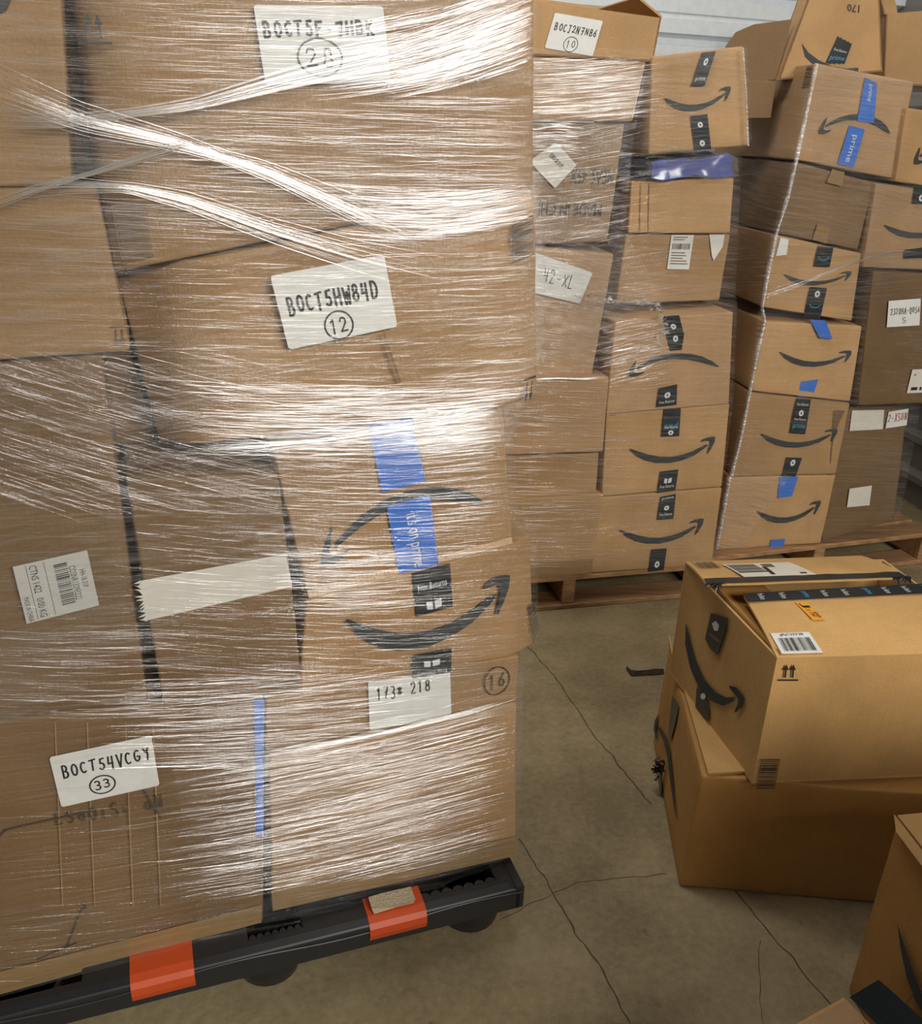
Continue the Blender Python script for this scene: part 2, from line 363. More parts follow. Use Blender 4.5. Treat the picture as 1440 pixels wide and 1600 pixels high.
def tape(face, q, parent, mat=None, marks=(), off=OFF*1.5, torn=False, name='tape'):
    """a strip of printed tape; marks: (kind, v0, v1, text)"""
    fr = Fr(face, q, off)
    if torn:
        top = [(i/8, (.04 if i % 2 else 0)) for i in range(9)]; bot = [(i/8, (.96 if i % 2 else 1)) for i in range(8, -1, -1)]
        t = sheet(name, fr, mat or BTAPE, parent, 0, top+bot)
    else: t = sheet(name, fr, mat or BTAPE, parent, 0, None, 3)
    for kd, a, b, tx in marks:
        if kd == 'text': printed(fr, tx, t, TWHITE, 'tape_print', (.12, a, .88, b))
        elif kd == 'prime': printed(fr, 'prime', t, TBLUE, 'tape_print', (.1, a, .9, b))
        elif kd == 'down': printed(fr, tx, t, TWHITE, 'tape_print', (.3, a, .72, b), True)
        elif kd == 'flip': printed(Fr(face, [q[2], q[3], q[0], q[1]], off), tx, t, TBLUE if tx == 'prime' else TWHITE, 'tape_print', (.12, a, .88, b))
        elif kd == 'dot':
            sheet('tape_print', fr, TWHITE, t, .0004, [(.5+.16*cos(i*pi/6), a+(b-a)*(.5+.5*sin(i*pi/6))) for i in range(12)])
            sheet('tape_print', fr, BTAPE, t, .0007, [(.5+.05*cos(i*pi/4), a+(b-a)*(.5+.18*sin(i*pi/4))) for i in range(8)])
        elif kd == 'box':
            sheet('tape_print', fr, TWHITE, t, .0004, [(.3, a), (.46, a+(b-a)*.12), (.46, b), (.3, b-(b-a)*.15)]); sheet('tape_print', fr, TWHITE, t, .0004, [(.52, a+(b-a)*.12), (.7, a), (.7, b-(b-a)*.15), (.52, b)])
        elif kd == 'arc':
            vs, fs = ribbon([arc(.5, a, .34, (b-a), 200, 340, 8)], .0022, fr); mesh('tape_print', vs, fs, TBLUE, t)
    return t
def label(face, q, parent, mat=None, off=OFF*1.6, name='label', round_=True):
    fr = Fr(face, q, off)
    p = [(.0, .03), (.02, 0), (.98, 0), (1, .03), (1, .97), (.98, 1), (.02, 1), (0, .97)] if round_ else None
    return fr, sheet(name, fr, mat or WHITE, parent, 0, p)
def sub(fr, q, lift=.0004):
    f = Fr.__new__(Fr); f.q = [fr.at(u, v, lift) for u, v in q]; f.f = quadfn(f.q); f.n = fr.n; f.off = fr.off; return f
def rect(a, b, c, d): return [(a, b), (c, b), (c, d), (a, d)]

_n = [0]
def carton(lab, plane, quad, depth, inset=0, mat=None, group=None, cols=None, r=.006, dent=.004, name='cardboard_box'):
    """a closed carton whose front face is the pixel quad laid on the vertical plane set back by inset"""
    _n[0] += 1
    if cols:
        ct = [plane.at(a, b, i) for a, b, c, d, i in cols]; cb = [plane.at(c, d, i) for a, b, c, d, i in cols]
        ln = [0]
        for i in range(1, len(ct)): ln.append(ln[-1]+(ct[i]-ct[i-1]).length)
        ln = [x/ln[-1] for x in ln]
        def fr(u, v):
            u = min(max(u, 0), 1)
            for i in range(len(ln)-1):
                if u <= ln[i+1]+1e-9:
                    t = (u-ln[i])/(ln[i+1]-ln[i]); return (ct[i]*(1-t)+ct[i+1]*t)*(1-v)+(cb[i]*(1-t)+cb[i+1]*t)*v
        face = plane
    else:
        fr = quadfn([plane.at(x, y, inset) for x, y in quad]); face = Lift(plane, inset)
    base = (fr(.5, 1) - plane.n*depth/2)
    t = thing(name, lab, 'box', base, group)
    box_body(t, fr, -plane.n, depth, mat or KRAFT, _n[0], r, dent)
    t['_face'] = 0
    return t, face

# ---------------------------------------------------------------- the setting
def slab(name, p, q, z0, z1, mat, th=.1, ribs=None, out=None, shape=((0, .52), (.032, .64), (.032, .80), (0, .92))):
    """an upright wall from p to q; ribs = pitch of horizontal trapezoid ribs standing out towards `out`"""
    p, q = V((*p, 0)), V((*q, 0)); t = (q-p).normalized(); n = V((t.y, -t.x, 0))
    if out is not None and n.dot(V((*out, 0))-p) < 0: n = -n
    prof = [(0, z0)]
    if ribs:
        z = z0
        while z < z1-ribs:
            prof += [(a_, z+ribs*b_) for a_, b_ in shape]; z += ribs
    prof += [(0, z1), (-th, z1), (-th, z0)]
    vs = [p+n*a+V((0, 0, b)) for a, b in prof]+[q+n*a+V((0, 0, b)) for a, b in prof]; k = len(prof)
    fs = [[i, (i+1) % k, k+(i+1) % k, k+i] for i in range(k)]+[list(range(k)), list(range(2*k-1, k-1, -1))]
    return struct(mesh(name, vs, fs, mat))
vs = [(-6, -6, 0), (6, -6, 0), (6, 7, 0), (-6, 7, 0), (-6, -6, -.1), (6, -6, -.1), (6, 7, -.1), (-6, 7, -.1)]
floor = struct(mesh('floor', vs, [[0, 1, 2, 3], [7, 6, 5, 4], [0, 4, 5, 1], [1, 5, 6, 2], [2, 6, 7, 3], [3, 7, 4, 0]], CONC))
floor['_o'] = V((0, 0, 0))
CORNER = V((1.84, 4.5))
bdir = V((cos(radians(22)), sin(radians(22)))); rdir = V((.21, -.978))
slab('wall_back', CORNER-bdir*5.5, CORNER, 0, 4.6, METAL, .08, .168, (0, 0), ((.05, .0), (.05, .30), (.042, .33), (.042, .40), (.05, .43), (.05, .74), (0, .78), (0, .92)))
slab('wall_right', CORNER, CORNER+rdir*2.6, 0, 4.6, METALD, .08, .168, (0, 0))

def crack(pts, w):
    vs, fs = [], []
    q = [onz(*p) for p in pts]; fine = []
    for a, b in zip(q, q[1:]):
        m = max(3, int((b-a).length/.012))
        fine += [a+(b-a)*(i/m)+NZ.noise_vector((a+(b-a)*(i/m))*30)*.006 for i in range(m)]
    for i, a in enumerate(fine):
        t = (fine[min(i+1, len(fine)-1)]-fine[max(i-1, 0)]).normalized(); s = V((-t.y, t.x, 0)); ww = w*(.5+abs(NZ.noise(a*60)))
        vs += [V((a.x, a.y, .0006))+s*ww/2, V((a.x, a.y, .0006))-s*ww/2]
    fs = [[2*i, 2*i+1, 2*i+3, 2*i+2] for i in range(len(fine)-1)]
    mesh('crack', vs, fs, CRACK, floor)
crack([(800, 985), (865, 1055), (905, 1115), (925, 1145), (958, 1185), (1020, 1262)], .0042)
crack([(810, 1310), (852, 1375), (872, 1412), (905, 1465), (930, 1500), (955, 1545), (990, 1610)], .0034)
crack([(1148, 1392), (1195, 1450), (1240, 1500), (1275, 1545), (1310, 1580)], .0034)
crack([(780, 1438), (865, 1395), (905, 1378), (990, 1370), (1050, 1366)], .0018)
crack([(1186, 1470), (1186, 1540), (1192, 1610)], .0016)


# ---------------------------------------------------------------- pallets
LA = 19.5
def black_pallet():
    o = V((.1428, 1.312, 0)); a = V((cos(radians(LA)), sin(radians(LA)), 0)); d = V((-a.y, a.x, 0))
    P = lambda u, v, z: o - a*u + d*v + V((0, 0, z))            # u runs left along the front edge, v into the depth
    t = thing('plastic_pallet', 'black plastic pallet with orange patches under the nearest wrapped stack', 'pallet', P(.5, .55, 0))
    L_, D_ = 1.0, 1.1
    us = [0, .022, .045, .13, .20, .31, .385, .425, .52, .60, .735, .80, .87, .955, .978, 1.0]
    vs_ = [0, .016, .032, .10, .17, .24, .36, .45, .55, .65, .74, .86, .93, 1.0, 1.068, 1.1]
    hole = set()
    for i in (2, 3, 6, 7, 8, 11, 12):
        for j in (2, 3, 6, 8, 10, 12): hole.add((i, j))
    hole -= {(6, 2), (8, 2)}
    bm = bmesh.new(); z0, z1 = .112, .14; top, bot = {}, {}
    def gv(dct, i, j, z):
        if (i, j) not in dct:
            u, v = us[i]*L_, vs_[j]
            dz = 0
            if i in (0, len(us)-1) or j in (0, len(vs_)-1): dz = -.007 if z == z1 else -.03
            if z == z0 and not (i in (0, len(us)-1) or j in (0, len(vs_)-1)): dz = .0
            dct[(i, j)] = bm.verts.new(P(u, v, z+dz))
        return dct[(i, j)]
    n, m = len(us)-1, len(vs_)-1
    solid = lambda i, j: 0 <= i < n and 0 <= j < m and (i, j) not in hole
    for i in range(n):
        for j in range(m):
            if not solid(i, j): continue
            c = [(i, j), (i+1, j), (i+1, j+1), (i, j+1)]
            bm.faces.new([gv(top, *q, z1) for q in c]); bm.faces.new([gv(bot, *q, z0) for q in reversed(c)])
            for (p, q), (ni, nj) in zip(zip(c, c[1:]+c[:1]), ((i, j-1), (i+1, j), (i, j+1), (i-1, j))):
                if not solid(ni, nj): bm.faces.new([gv(top, *q, z1), gv(top, *p, z1), gv(bot, *p, z0), gv(bot, *q, z0)])
    me = bpy.data.meshes.new('deck'); bm.to_mesh(me); bm.free(); dk = link('deck', me, PLASTIC, t)
    bv = dk.modifiers.new('b', 'BEVEL'); bv.width = .004; bv.segments = 2; bv.limit_method = 'ANGLE'
    # scalloped rims of the front openings
    for (ua, ub) in ((.045, .20), (.425, .52)):
        k = 7; vv, ff = [], []
        for q in range(k):
            u0 = ua+(ub-ua)*q/k; u1 = ua+(ub-ua)*(q+1)/k
            b = len(vv)
            for s_ in range(7):
                ang = pi*s_/6; uu = (u0+u1)/2-(u1-u0)/2*cos(ang); ve = .028+.012*sin(ang)
                vv += [P(uu, ve, .1395), P(uu, ve, .115)]
            vv += [P(u1, .02, .1395), P(u0, .02, .1395)]
            ff += [[b+2*s_, b+2*s_+1, b+2*s_+3, b+2*s_+2] for s_ in range(6)]+[[b+2*s_ for s_ in range(7)]+[b+14, b+15]]
        mesh('scalloped_edge', vv, ff, PLASTIC, t)
    # lower skirt with notches under the rim
    vv, ff = [], []; k = 64
    for q in range(k+1):
        u = L_*q/k; zb = .088 - (.006 if q % 2 else 0) + .010*math.exp(-((u-.84)/.05)**2)
        vv += [P(u, .001, .110), P(u, .007, zb), P(u, .022, zb+.004), P(u, .022, .115)]
    for q in range(k):
        for c in range(3): ff.append([4*q+c, 4*q+c+1, 4*(q+1)+c+1, 4*(q+1)+c])
    mesh('skirt', vv, ff, PLASTIC, t)
    # a long raised moulding line along the front edge
    vv, ff = [], []
    for q in range(41):
        u = L_*q/40; zz = .1235 + .006*sin(u*14)
        vv += [P(u, -.001, zz+.003), P(u, -.004, zz), P(u, -.001, zz-.003)]
    for q in range(40):
        for c in range(2): ff.append([3*q+c, 3*q+c+1, 3*(q+1)+c+1, 3*(q+1)+c])
    mesh('moulding', vv, ff, PLASTIC, t, True)
    ends = [P(-.004, q, z) for q, z in ((.0, .085), (.0, .138), (1.1, .138), (1.1, .085))]+[P(.012, q, z) for q, z in ((.0, .085), (.0, .138), (1.1, .138), (1.1, .085))]
    mesh('side_rim', ends, [[0, 1, 2, 3], [7, 6, 5, 4], [0, 4, 5, 1], [1, 5, 6, 2], [2, 6, 7, 3], [3, 7, 4, 0]], PLASTIC, t)
    # nesting feet: tapered cups
    fm = None
    for u in (.075, .482, .905):
        for v in (.085, .55, 1.02):
            if fm is None:
                vv, ff = [], []; rings = [(.068, .125), (.064, .09), (.058, .03), (.053, .008), (.045, 0)]; k = 20
                for r_, z in rings: vv += [(r_*cos(2*pi*i/k)*1.05, r_*sin(2*pi*i/k), z) for i in range(k)]
                ff = [[a_*k+i, (a_+1)*k+i, (a_+1)*k+(i+1) % k, a_*k+(i+1) % k] for a_ in range(4) for i in range(k)]+[[4*k+i for i in range(k)][::-1]]
                fm = bpy.data.meshes.new('foot'); fm.from_pydata(vv, [], ff); fm.materials.append(PLASTIC)
                for p in fm.polygons: p.use_smooth = True
            f = bpy.data.objects.new('foot', fm); C.objects.link(f); f.parent = t; f.location = P(u, v, 0)-t.location; f.rotation_euler.z = radians(LA)
    # orange patches wrapped over the edge
    for (u0, u1) in ((.195, .305), (.617, .722)):
        pr = [(.06, .1412), (.017, .1412), (.002, .137), (-.0045, .128), (-.0045, .112), (.003, .088)]
        vv = [P(u, v, z) for u in (u0, u1) for v, z in pr]; k = len(pr)
        p_ = mesh('orange_patch', vv, [[i, i+1, k+i+1, k+i] for i in range(k-1)], ORANGE, t); p_['label'] = 'orange coloured patch over the pallet edge'
    return P
PL = black_pallet()

def plank(name, P, u0, u1, v0, v1, z0, z1, mat, t):
    vs = [P(u, v, z) for z in (z0, z1) for u, v in ((u0, v0), (u1, v0), (u1, v1), (u0, v1))]
    o = mesh(name, vs, [[3, 2, 1, 0], [4, 5, 6, 7], [0, 1, 5, 4], [1, 2, 6, 5], [2, 3, 7, 6], [3, 0, 4, 7]], mat, t)
    b = o.modifiers.new('b', 'BEVEL'); b.width = .003; b.segments = 1
    return o
def wood_pallet(lab, o, ang, L_, D_, top=.13):
    a = V((cos(radians(ang)), sin(radians(ang)), 0)); d = V((-a.y, a.x, 0)); o = V(o)
    P = lambda u, v, z: o+a*u+d*v+V((0, 0, z))
    t = thing('wooden_pallet', lab, 'pallet', P(L_/2, D_/2, 0))
    k = 7; w = .10
    for i in range(k):
        v = (D_-w)*i/(k-1); plank('deck_board', P, 0, L_, v, v+w, top-.018, top, WOOD, t)
    for u in (0, (L_-.045)/2, L_-.045): plank('stringer', P, u, u+.045, .004, D_-.004, .018, top-.018, WOOD, t)
    for v in (0, D_/2-.05, D_-.1): plank('bottom_board', P, 0, L_, v, v+.1, 0, .018, WOOD, t)
    return P
MA = 13.5
_mo = onz(836, 956); _ma = V((cos(radians(MA)), sin(radians(MA)), 0))
wood_pallet('wooden pallet under the middle stack, its middle stringer showing', (_mo.x, _mo.y, 0)-_ma*0.0 if False else V((_mo.x, _mo.y, 0))-_ma*.40, MA, 1.03, .75, .126)

# ---------------------------------------------------------------- the nearest stack (on the black pallet)
PLN = Plane((-.3415, 1.208, 0), 20.4)
GL = 'cartons on the black pallet'
def flaps_line(face, p, q, parent):      # the seam where top flaps meet a face
    pass

# bottom row
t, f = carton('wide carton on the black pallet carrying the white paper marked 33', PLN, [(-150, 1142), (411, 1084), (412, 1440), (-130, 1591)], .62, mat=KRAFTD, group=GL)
fr, lb = label(f, [(77, 1181), (236, 1147), (249, 1225), (96, 1259)], t); hand(sub(fr, rect(.09, .20, .95, .47)), 'BOCT54VCGY', lb, .0035)
hand(sub(fr, rect(.36, .63, .52, .83)), '33', lb, .003, circle=True)
hand(Fr(f, [(84, 1269), (252, 1238), (256, 1262), (88, 1290)]), 'LSaOiSi aN', t, .0028, mat=GREYPEN)
for st_ in ([(0, .6), (.06, .42), (.2, .35), (.6, .2), (1, .05)], [(1.5, -.6), (1.72, .5)]):
    vs, fs = ribbon([st_], .003, Fr(f, [(0, 1275), (150, 1262), (150, 1310), (0, 1325)])); mesh('pen_mark', vs, fs, GREYPEN, t)
vs, fs = ribbon([[(.95, 0), (1, .1), (.9, .12), (.6, .9), (0, 1.1)], [(.8, .85), (.5, .95)]], .002, Fr(f, [(60, 1412), (135, 1410), (135, 1480), (60, 1490)])); mesh('handwriting', vs, fs, GREYPEN, t)
tape(f, [(396, 1092), (412, 1090), (411, 1305), (400, 1308)], t, BLUET)
pxpoly('bottom_tape', f, [(-120, 1585), (408, 1440), (409, 1412), (-122, 1548)], CLEART, t)
for x in (85, 135, 195, 238):
    pxpoly('crease_mark', f, [(x, 1128), (x+2, 1128), (x+14, 1415), (x+12, 1415)], KRAFT, t, OFF*.9)
t, f = carton('plain carton on the black pallet at its bare corner', PLN, [(419, 1180), (808, 1098), (806, 1338), (425, 1425)], .62, mat=KRAFT, group=GL)
pxpoly('bottom_tape', f, [(426, 1422), (805, 1336), (805, 1305), (424, 1392)], CLEART, t)
# next
t, f = carton('flat carton with the white paper marked 173* 218', PLN, [(414, 1092), (812, 1024), (808, 1096), (414, 1177)], .60, mat=KRAFT, group=GL, dent=.002)
fr, lb = label(f, [(574, 1064), (702, 1046), (704, 1114), (577, 1140)], t); hand(sub(fr, rect(.09, .12, .74, .40)), '173* 218', lb, .0035)
hand(Fr(f, [(763, 1053), (788, 1048), (788, 1072), (763, 1078)]), '16', t, .0025, circle=True)
t, f = carton('crushed carton with a big upright arrow logo, its flap pushed out beside the gap', PLN, None, .58, mat=KRAFT, group=GL, cols=[(478, 938, 466, 1088, 0), (640, 895, 640, 1056, -.006), (800, 850, 803, 1026, 0), (828, 834, 833, 1006, .05)])
smile(Fr(f, [(535, 920), (794, 895), (790, 985), (540, 1030)], .008), t)
tape(f, [(640, 892), (700, 876), (705, 944), (648, 960)], t, BTAPE, [('text', .3, .45, 'Free Returns'), ('box', .72, .93, '')], .009)
tape(f, [(641, 1020), (703, 1008), (702, 1046), (642, 1056)], t, BTAPE, [('flip', .05, .25, 'Free Delivery'), ('box', .35, .62, '')], .009)
bars(Fr(Lift(PLN, .045), [(820, 945), (830, 935), (837, 975), (828, 1000)], .012), t, n=10, vert=True, frame=True)
t, f = carton('carton with upside-down arrow logo and wide blue tape', PLN, [(425, 704), (786, 641), (802, 848), (482, 936)], .58, mat=KRAFT, group=GL)
smile(Fr(f, [(770, 800), (497, 875), (497, 785), (755, 745)]), t) if False else smile(Fr(f, [(757, 812), (500, 888), (497, 795), (755, 742)]), t)
tape(f, [(574, 664), (642, 652), (664, 752), (596, 768)], t, BLUET)
tape(f, [(603, 790), (670, 772), (684, 882), (622, 895)], t, BLUET, [('down', .18, .95, "it's on prime")])
pxpoly('bottom_tape', f, [(482, 934), (800, 848), (798, 838), (479, 922)], EDGE, t)
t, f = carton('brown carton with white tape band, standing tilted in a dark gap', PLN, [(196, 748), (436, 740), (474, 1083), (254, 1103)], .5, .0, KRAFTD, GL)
tape(f, [(219, 906), (446, 864), (456, 915), (229, 968)], t, CREAM, torn=False, name='white_tape')
vs, fs = [], []
for i in range(14):
    y0 = 905+i*4.6; c = f.at(219+i*.8, y0)+f.n*.004; k = len(vs)
    e = c-f.n*-.002+V((-random.uniform(.004, .014), random.uniform(-.01, 0), random.uniform(-.006, .006)))
    vs += [c, c+V((0, 0, -.005)), e]; fs.append([k, k+1, k+2])
mesh('torn_tape_end', vs, fs, CREAM, t)
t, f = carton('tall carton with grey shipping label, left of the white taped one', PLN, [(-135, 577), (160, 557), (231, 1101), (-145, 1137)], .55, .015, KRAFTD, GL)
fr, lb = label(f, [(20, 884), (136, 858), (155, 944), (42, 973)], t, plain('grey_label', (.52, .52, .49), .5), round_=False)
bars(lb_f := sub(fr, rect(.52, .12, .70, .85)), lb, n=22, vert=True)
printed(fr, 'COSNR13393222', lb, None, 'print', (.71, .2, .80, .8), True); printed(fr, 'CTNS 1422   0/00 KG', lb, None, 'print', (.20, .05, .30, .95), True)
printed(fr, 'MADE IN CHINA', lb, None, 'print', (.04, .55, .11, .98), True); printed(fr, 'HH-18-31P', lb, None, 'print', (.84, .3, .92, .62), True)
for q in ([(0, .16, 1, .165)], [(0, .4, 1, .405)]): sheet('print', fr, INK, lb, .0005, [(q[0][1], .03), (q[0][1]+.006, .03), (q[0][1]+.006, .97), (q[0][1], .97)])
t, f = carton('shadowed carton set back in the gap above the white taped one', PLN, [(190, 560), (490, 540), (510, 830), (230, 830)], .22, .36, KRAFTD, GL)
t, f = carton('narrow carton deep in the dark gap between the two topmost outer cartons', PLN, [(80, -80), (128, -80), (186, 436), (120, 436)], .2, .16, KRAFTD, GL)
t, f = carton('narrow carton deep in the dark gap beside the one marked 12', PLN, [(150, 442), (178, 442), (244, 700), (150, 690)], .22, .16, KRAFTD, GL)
t, f = carton('crumpled carton carrying the white paper marked 12', PLN, None, .60, mat=KRAFT, group=GL, dent=.010,
    cols=[(181, 430, 250, 690, .10), (215, 425, 268, 695, .075), (275, 412, 322, 695, .004), (520, 362, 560, 664, 0), (790, 306, 798, 634, 0), (836, 298, 841, 618, .03)])
fr, lb = label(f, [(421, 430), (598, 397), (619, 509), (450, 545)], t, off=.006); hand(sub(fr, rect(.08, .30, .88, .56)), 'BOCT5HW84D', lb, .0042)
hand(sub(fr, rect(.40, .70, .56, .92)), '12', lb, .003, circle=True)
bars(Fr(Lift(PLN, .004), [(797, 352), (830, 335), (831, 398), (799, 410)], .005), t, n=22, vert=True, frame=True, mat=INK)
uparrows(Fr(Lift(PLN, .004), [(830, 622), (812, 628), (816, 590), (834, 584)], .008), t)
pxpoly('crease_mark', PLN, [(596, 520), (600, 520), (626, 596), (622, 597)], KRAFTD, t, .004)
t, f = carton('large carton carrying the white paper marked 28 at the top of the nearest stack', PLN, None, .62, mat=KRAFT, group=GL, cols=[(102, -80, 168, 432, .09), (121, -80, 186, 424, .004), (480, -80, 500, 362, 0), (836, -80, 834, 296, 0)])
fr, lb = label(f, [(395, 8), (597, 10), (610, 128), (414, 133)], t); hand(sub(fr, rect(.05, .18, .90, .40)), 'BOCT5F.7HBK', lb, .0042)
hand(sub(fr, rect(.34, .52, .56, .80)), '28', lb, .003, circle=True)
uparrows(Fr(f, [(125, 17), (162, 25), (176, 70), (122, 70)]), t, LOGO)
bars(Fr(Lift(PLN, .05), [(112, 236), (138, 233), (147, 274), (117, 276)], .025), t, n=14, vert=True, mat=INK)
bars(Fr(f, [(174, 320), (224, 318), (240, 400), (190, 405)]), t, n=24, vert=True, frame=True, mat=FADED)
t, f = carton('plain carton under the outer top carton of the nearest stack, cut by the picture edge', PLN, [(-170, 297), (150, 292), (205, 549), (-130, 574)], .6, .006, KRAFT, GL)
uparrows(Fr(f, [(200, 540), (176, 541), (173, 508), (198, 506)]), t, FADED)
t, f = carton('plain carton at the outer top edge of the nearest stack', PLN, [(-190, -80), (92, -80), (114, 290), (-170, 295)], .6, .006, KRAFT, GL)
pxpoly('arrow_logo', f, [(-2, 0), (18, 0), (12, 14), (4, 20), (-2, 18)], LOGO, t)
# scrap under the corner carton
q = [PLN.at(570, 1393), PLN.at(637, 1378), PLN.at(641, 1398), PLN.at(573, 1412)]
P_ = PL
vs = []
for w in (0, 1):
    for i, (u, z) in enumerate([(.215, .143), (.25, .1435), (.292, .143), (.296, .156), (.27, .158), (.235, .1575), (.213, .157)]):
        vs.append(P_(u, .012+(.035 if w else random.uniform(0, .008)), z+(.0 if w else random.uniform(-.001, .001))))
k = 7
o = mesh('cardboard_scrap', vs, [list(range(k)), list(range(2*k-1, k-1, -1))]+[[i, k+i, k+(i+1) % k, (i+1) % k] for i in range(k)], cardboard('torn_grey_board', (.50, .42, .30), .8))
o['label'] = 'crushed pale cardboard scrap on the orange patch of the black pallet'; o['category'] = 'scrap'

# ---------------------------------------------------------------- the middle stack
PM = Plane(onz(928, 896, .128), 13.0)
GM = 'cartons on the middle pallet'
def ptape(f, q, t, kinds): return tape(f, q, t, BTAPE, kinds)
t, f = carton('low plain carton on the middle pallet, in the bottom corner beside the gap', PM, [(770, 784), (944, 771), (922, 897), (815, 907)], .55, mat=KRAFTW, group=GM)
pxpoly('bottom_tape', f, [(815, 905), (924, 895), (926, 872), (812, 884)], CLEART, t)
t, f = carton('plain carton second from the bottom beside the arrow cartons', PM, [(770, 713), (936, 708), (931, 772), (770, 784)], .55, .02, KRAFTW, GM)
t, f = carton('pale plain carton jutting out above two plain ones in the middle stack', PM, [(765, 594), (952, 589), (942, 706), (775, 712)], .56, -.012, KRAFTL, GM)
t, f = carton('carton carrying the creased white paper marked 42-XL', PM, [(770, 384), (960, 397), (924, 590), (770, 594)], .5, .03, KRAFTL, GM, dent=.008)
fr, lb = label(f, [(800, 382), (925, 426), (905, 474), (800, 450)], t); hand(sub(fr, rect(.42, .25, .82, .68)), '42-XL', lb, .003)
t, f = carton('dark carton with inverted shipping print MEAS and MADE IN', PM, [(770, 190), (976, 193), (949, 378), (770, 384)], .5, .045, cardboard('grey_brown_cardboard', (.30, .20, .115)), GM)
printed(Fr(f, [(956, 288), (890, 286), (892, 262), (960, 264)]), 'MEAS: 45X', t, INK)
printed(Fr(f, [(938, 338), (840, 336), (842, 316), (940, 318)]), 'MADE IN CHI', t, INK)
fr, lb = label(f, [(826, 252), (868, 222), (900, 258), (866, 294)], t, CREAM, round_=False); bars(sub(fr, rect(.55, .2, .7, .75)), lb, n=14, vert=True)
t, f = carton('pale carton under the open one, dense film over it, in the middle stack', PM, [(770, 84), (1010, 95), (988, 190), (770, 188)], .5, .02, KRAFTL, GM)
# right column
t, f = carton('lowest arrow-logo carton in the middle stack, resting on the pallet', PM, [(940, 777), (1128, 762), (1112, 883), (920, 896)], .6, mat=KRAFTW, group=GM)
smile(Fr(f, [(967, 813), (1099, 810), (1093, 848), (967, 850)]), t)
ptape(f, [(1031, 776), (1055, 771), (1051, 810), (1025, 812)], t, [('text', .05, .18, 'prime'), ('dot', .42, .62, ''), ('text', .72, .84, 'Free Returns')]); ptape(f, [(1017, 858), (1041, 856), (1036, 890), (1012, 893)], t, [('dot', .55, .85, '')])
t, f = carton('arrow-logo carton with blue-lettered black tape in the middle stack', PM, [(947, 647), (1140, 631), (1128, 761), (940, 776)], .6, mat=KRAFTW, group=GM)
smile(Fr(f, [(983, 686), (1117, 682), (1112, 722), (982, 724)]), t)
ptape(f, [(1036, 639), (1063, 634), (1060, 681), (1033, 682)], t, [('flip', .25, .5, 'prime'), ('text', .62, .72, 'Free Returns'), ('dot', .78, .95, '')]); ptape(f, [(1031, 736), (1059, 733), (1054, 766), (1025, 770)], t, [('box', .35, .6, ''), ('text', .66, .8, 'Free Returns')])
hand(Fr(f, [(951, 646), (962, 645), (961, 651), (951, 652)]), '-', t, .002)
t, f = carton('carton with frowning arrow logo under crumpled film in the middle stack', PM, [(960, 502), (1146, 487), (1139, 632), (947, 648)], .6, -.008, KRAFTL, GM)
smile(Fr(f, [(1124, 586), (982, 588), (982, 550), (1122, 553)]), t)
tape(f, [(1034, 494), (1060, 492), (1067, 520), (1040, 522)], t, BTAPE, [('dot', .45, .75, '')]); tape(f, [(1040, 522), (1068, 520), (1064, 546), (1046, 548)], t, BTAPE, [('dot', .1, .5, '')])
tape(f, [(1029, 606), (1057, 600), (1056, 632), (1024, 636)], t, BTAPE, [('dot', .3, .6, ''), ('text', .7, .85, 'Free Returns')])
t, f = carton('carton with a narrow white shipping label and a white tape corner', PM, [(978, 366), (1141, 366), (1124, 470), (962, 474)], .5, .085, KRAFTW, GM)
fr, lb = label(f, [(1048, 367), (1083, 367), (1075, 421), (1041, 420)], t, round_=False); bars(sub(fr, rect(.1, .25, .9, .42)), lb, n=22)
for q in (.05, .12, .5, .58, .66, .74, .82): sheet('print', fr, FADED, lb, .0005, rect(.1, q, random.uniform(.55, .9), q+.03))
pxpoly('label', f, [(1107, 365), (1131, 366), (1128, 385), (1114, 407), (1111, 400)], WHITE, t, OFF*1.5)
t, f = carton('plain carton directly under the blue plastic bundle', PM, [(986, 284), (1147, 278), (1141, 365), (981, 364)], .5, .06, KRAFTW, GM)
for x in (1000, 1014): pxpoly('crease_mark', f, [(x, 286), (x+2, 286), (x, 363), (x-2, 363)], KRAFTL, t, OFF*.9)
t, f = carton('tilted arrow-logo carton on the blue plastic bundle', PM, [(1019, 88), (1162, 72), (1170, 227), (1013, 242)], .45, .0, KRAFTW, GM)
smile(Fr(f, [(1036, 138), (1141, 135), (1139, 170), (1037, 175)]), t)
tape(f, [(1096, 82), (1117, 80), (1100, 134), (1079, 135)], t, BTAPE, [('dot', .18, .4, ''), ('text', .72, .88, 'prime')]); tape(f, [(1078, 181), (1104, 178), (1110, 233), (1084, 235)], t, BTAPE, [('dot', .2, .36, ''), ('dot', .72, .9, '')])
# blue bundle
bp = [PM.at(1018, 247, .03), PM.at(1150, 236, .03), PM.at(1150, 280, .03), PM.at(1016, 284, .03)]
t = thing('plastic_bundle', 'blue plastic bundle in a clear bag between two cartons', 'bundle', (bp[2]+bp[3])/2-PM.n*.15)
def lump(sc, seed):
    fq = quadfn([p*1 for p in bp]); so = V((seed, seed, 0)); cen = (bp[0]+bp[2])/2
    def fn(u, v, w):
        p = fq(u, v)-PM.n*(.34*w)
        c = cen-PM.n*.17
        s_ = 1-.55*(2*abs(u-.5))**6*.5
        p = V((c.x+(p.x-c.x)*sc, c.y+(p.y-c.y)*sc, c.z+(p.z-c.z)*sc*s_*(.84+.12*sin(u*7+seed))))
        return p+NZ.noise_vector(p*22+so)*.010
    return grid_box(fn, params(22, .03), params(8, .1), params(10, .05))
vs, fs = lump(.93, 1); mesh('folded_plastic', vs, fs, BAGBLUE, t, True)
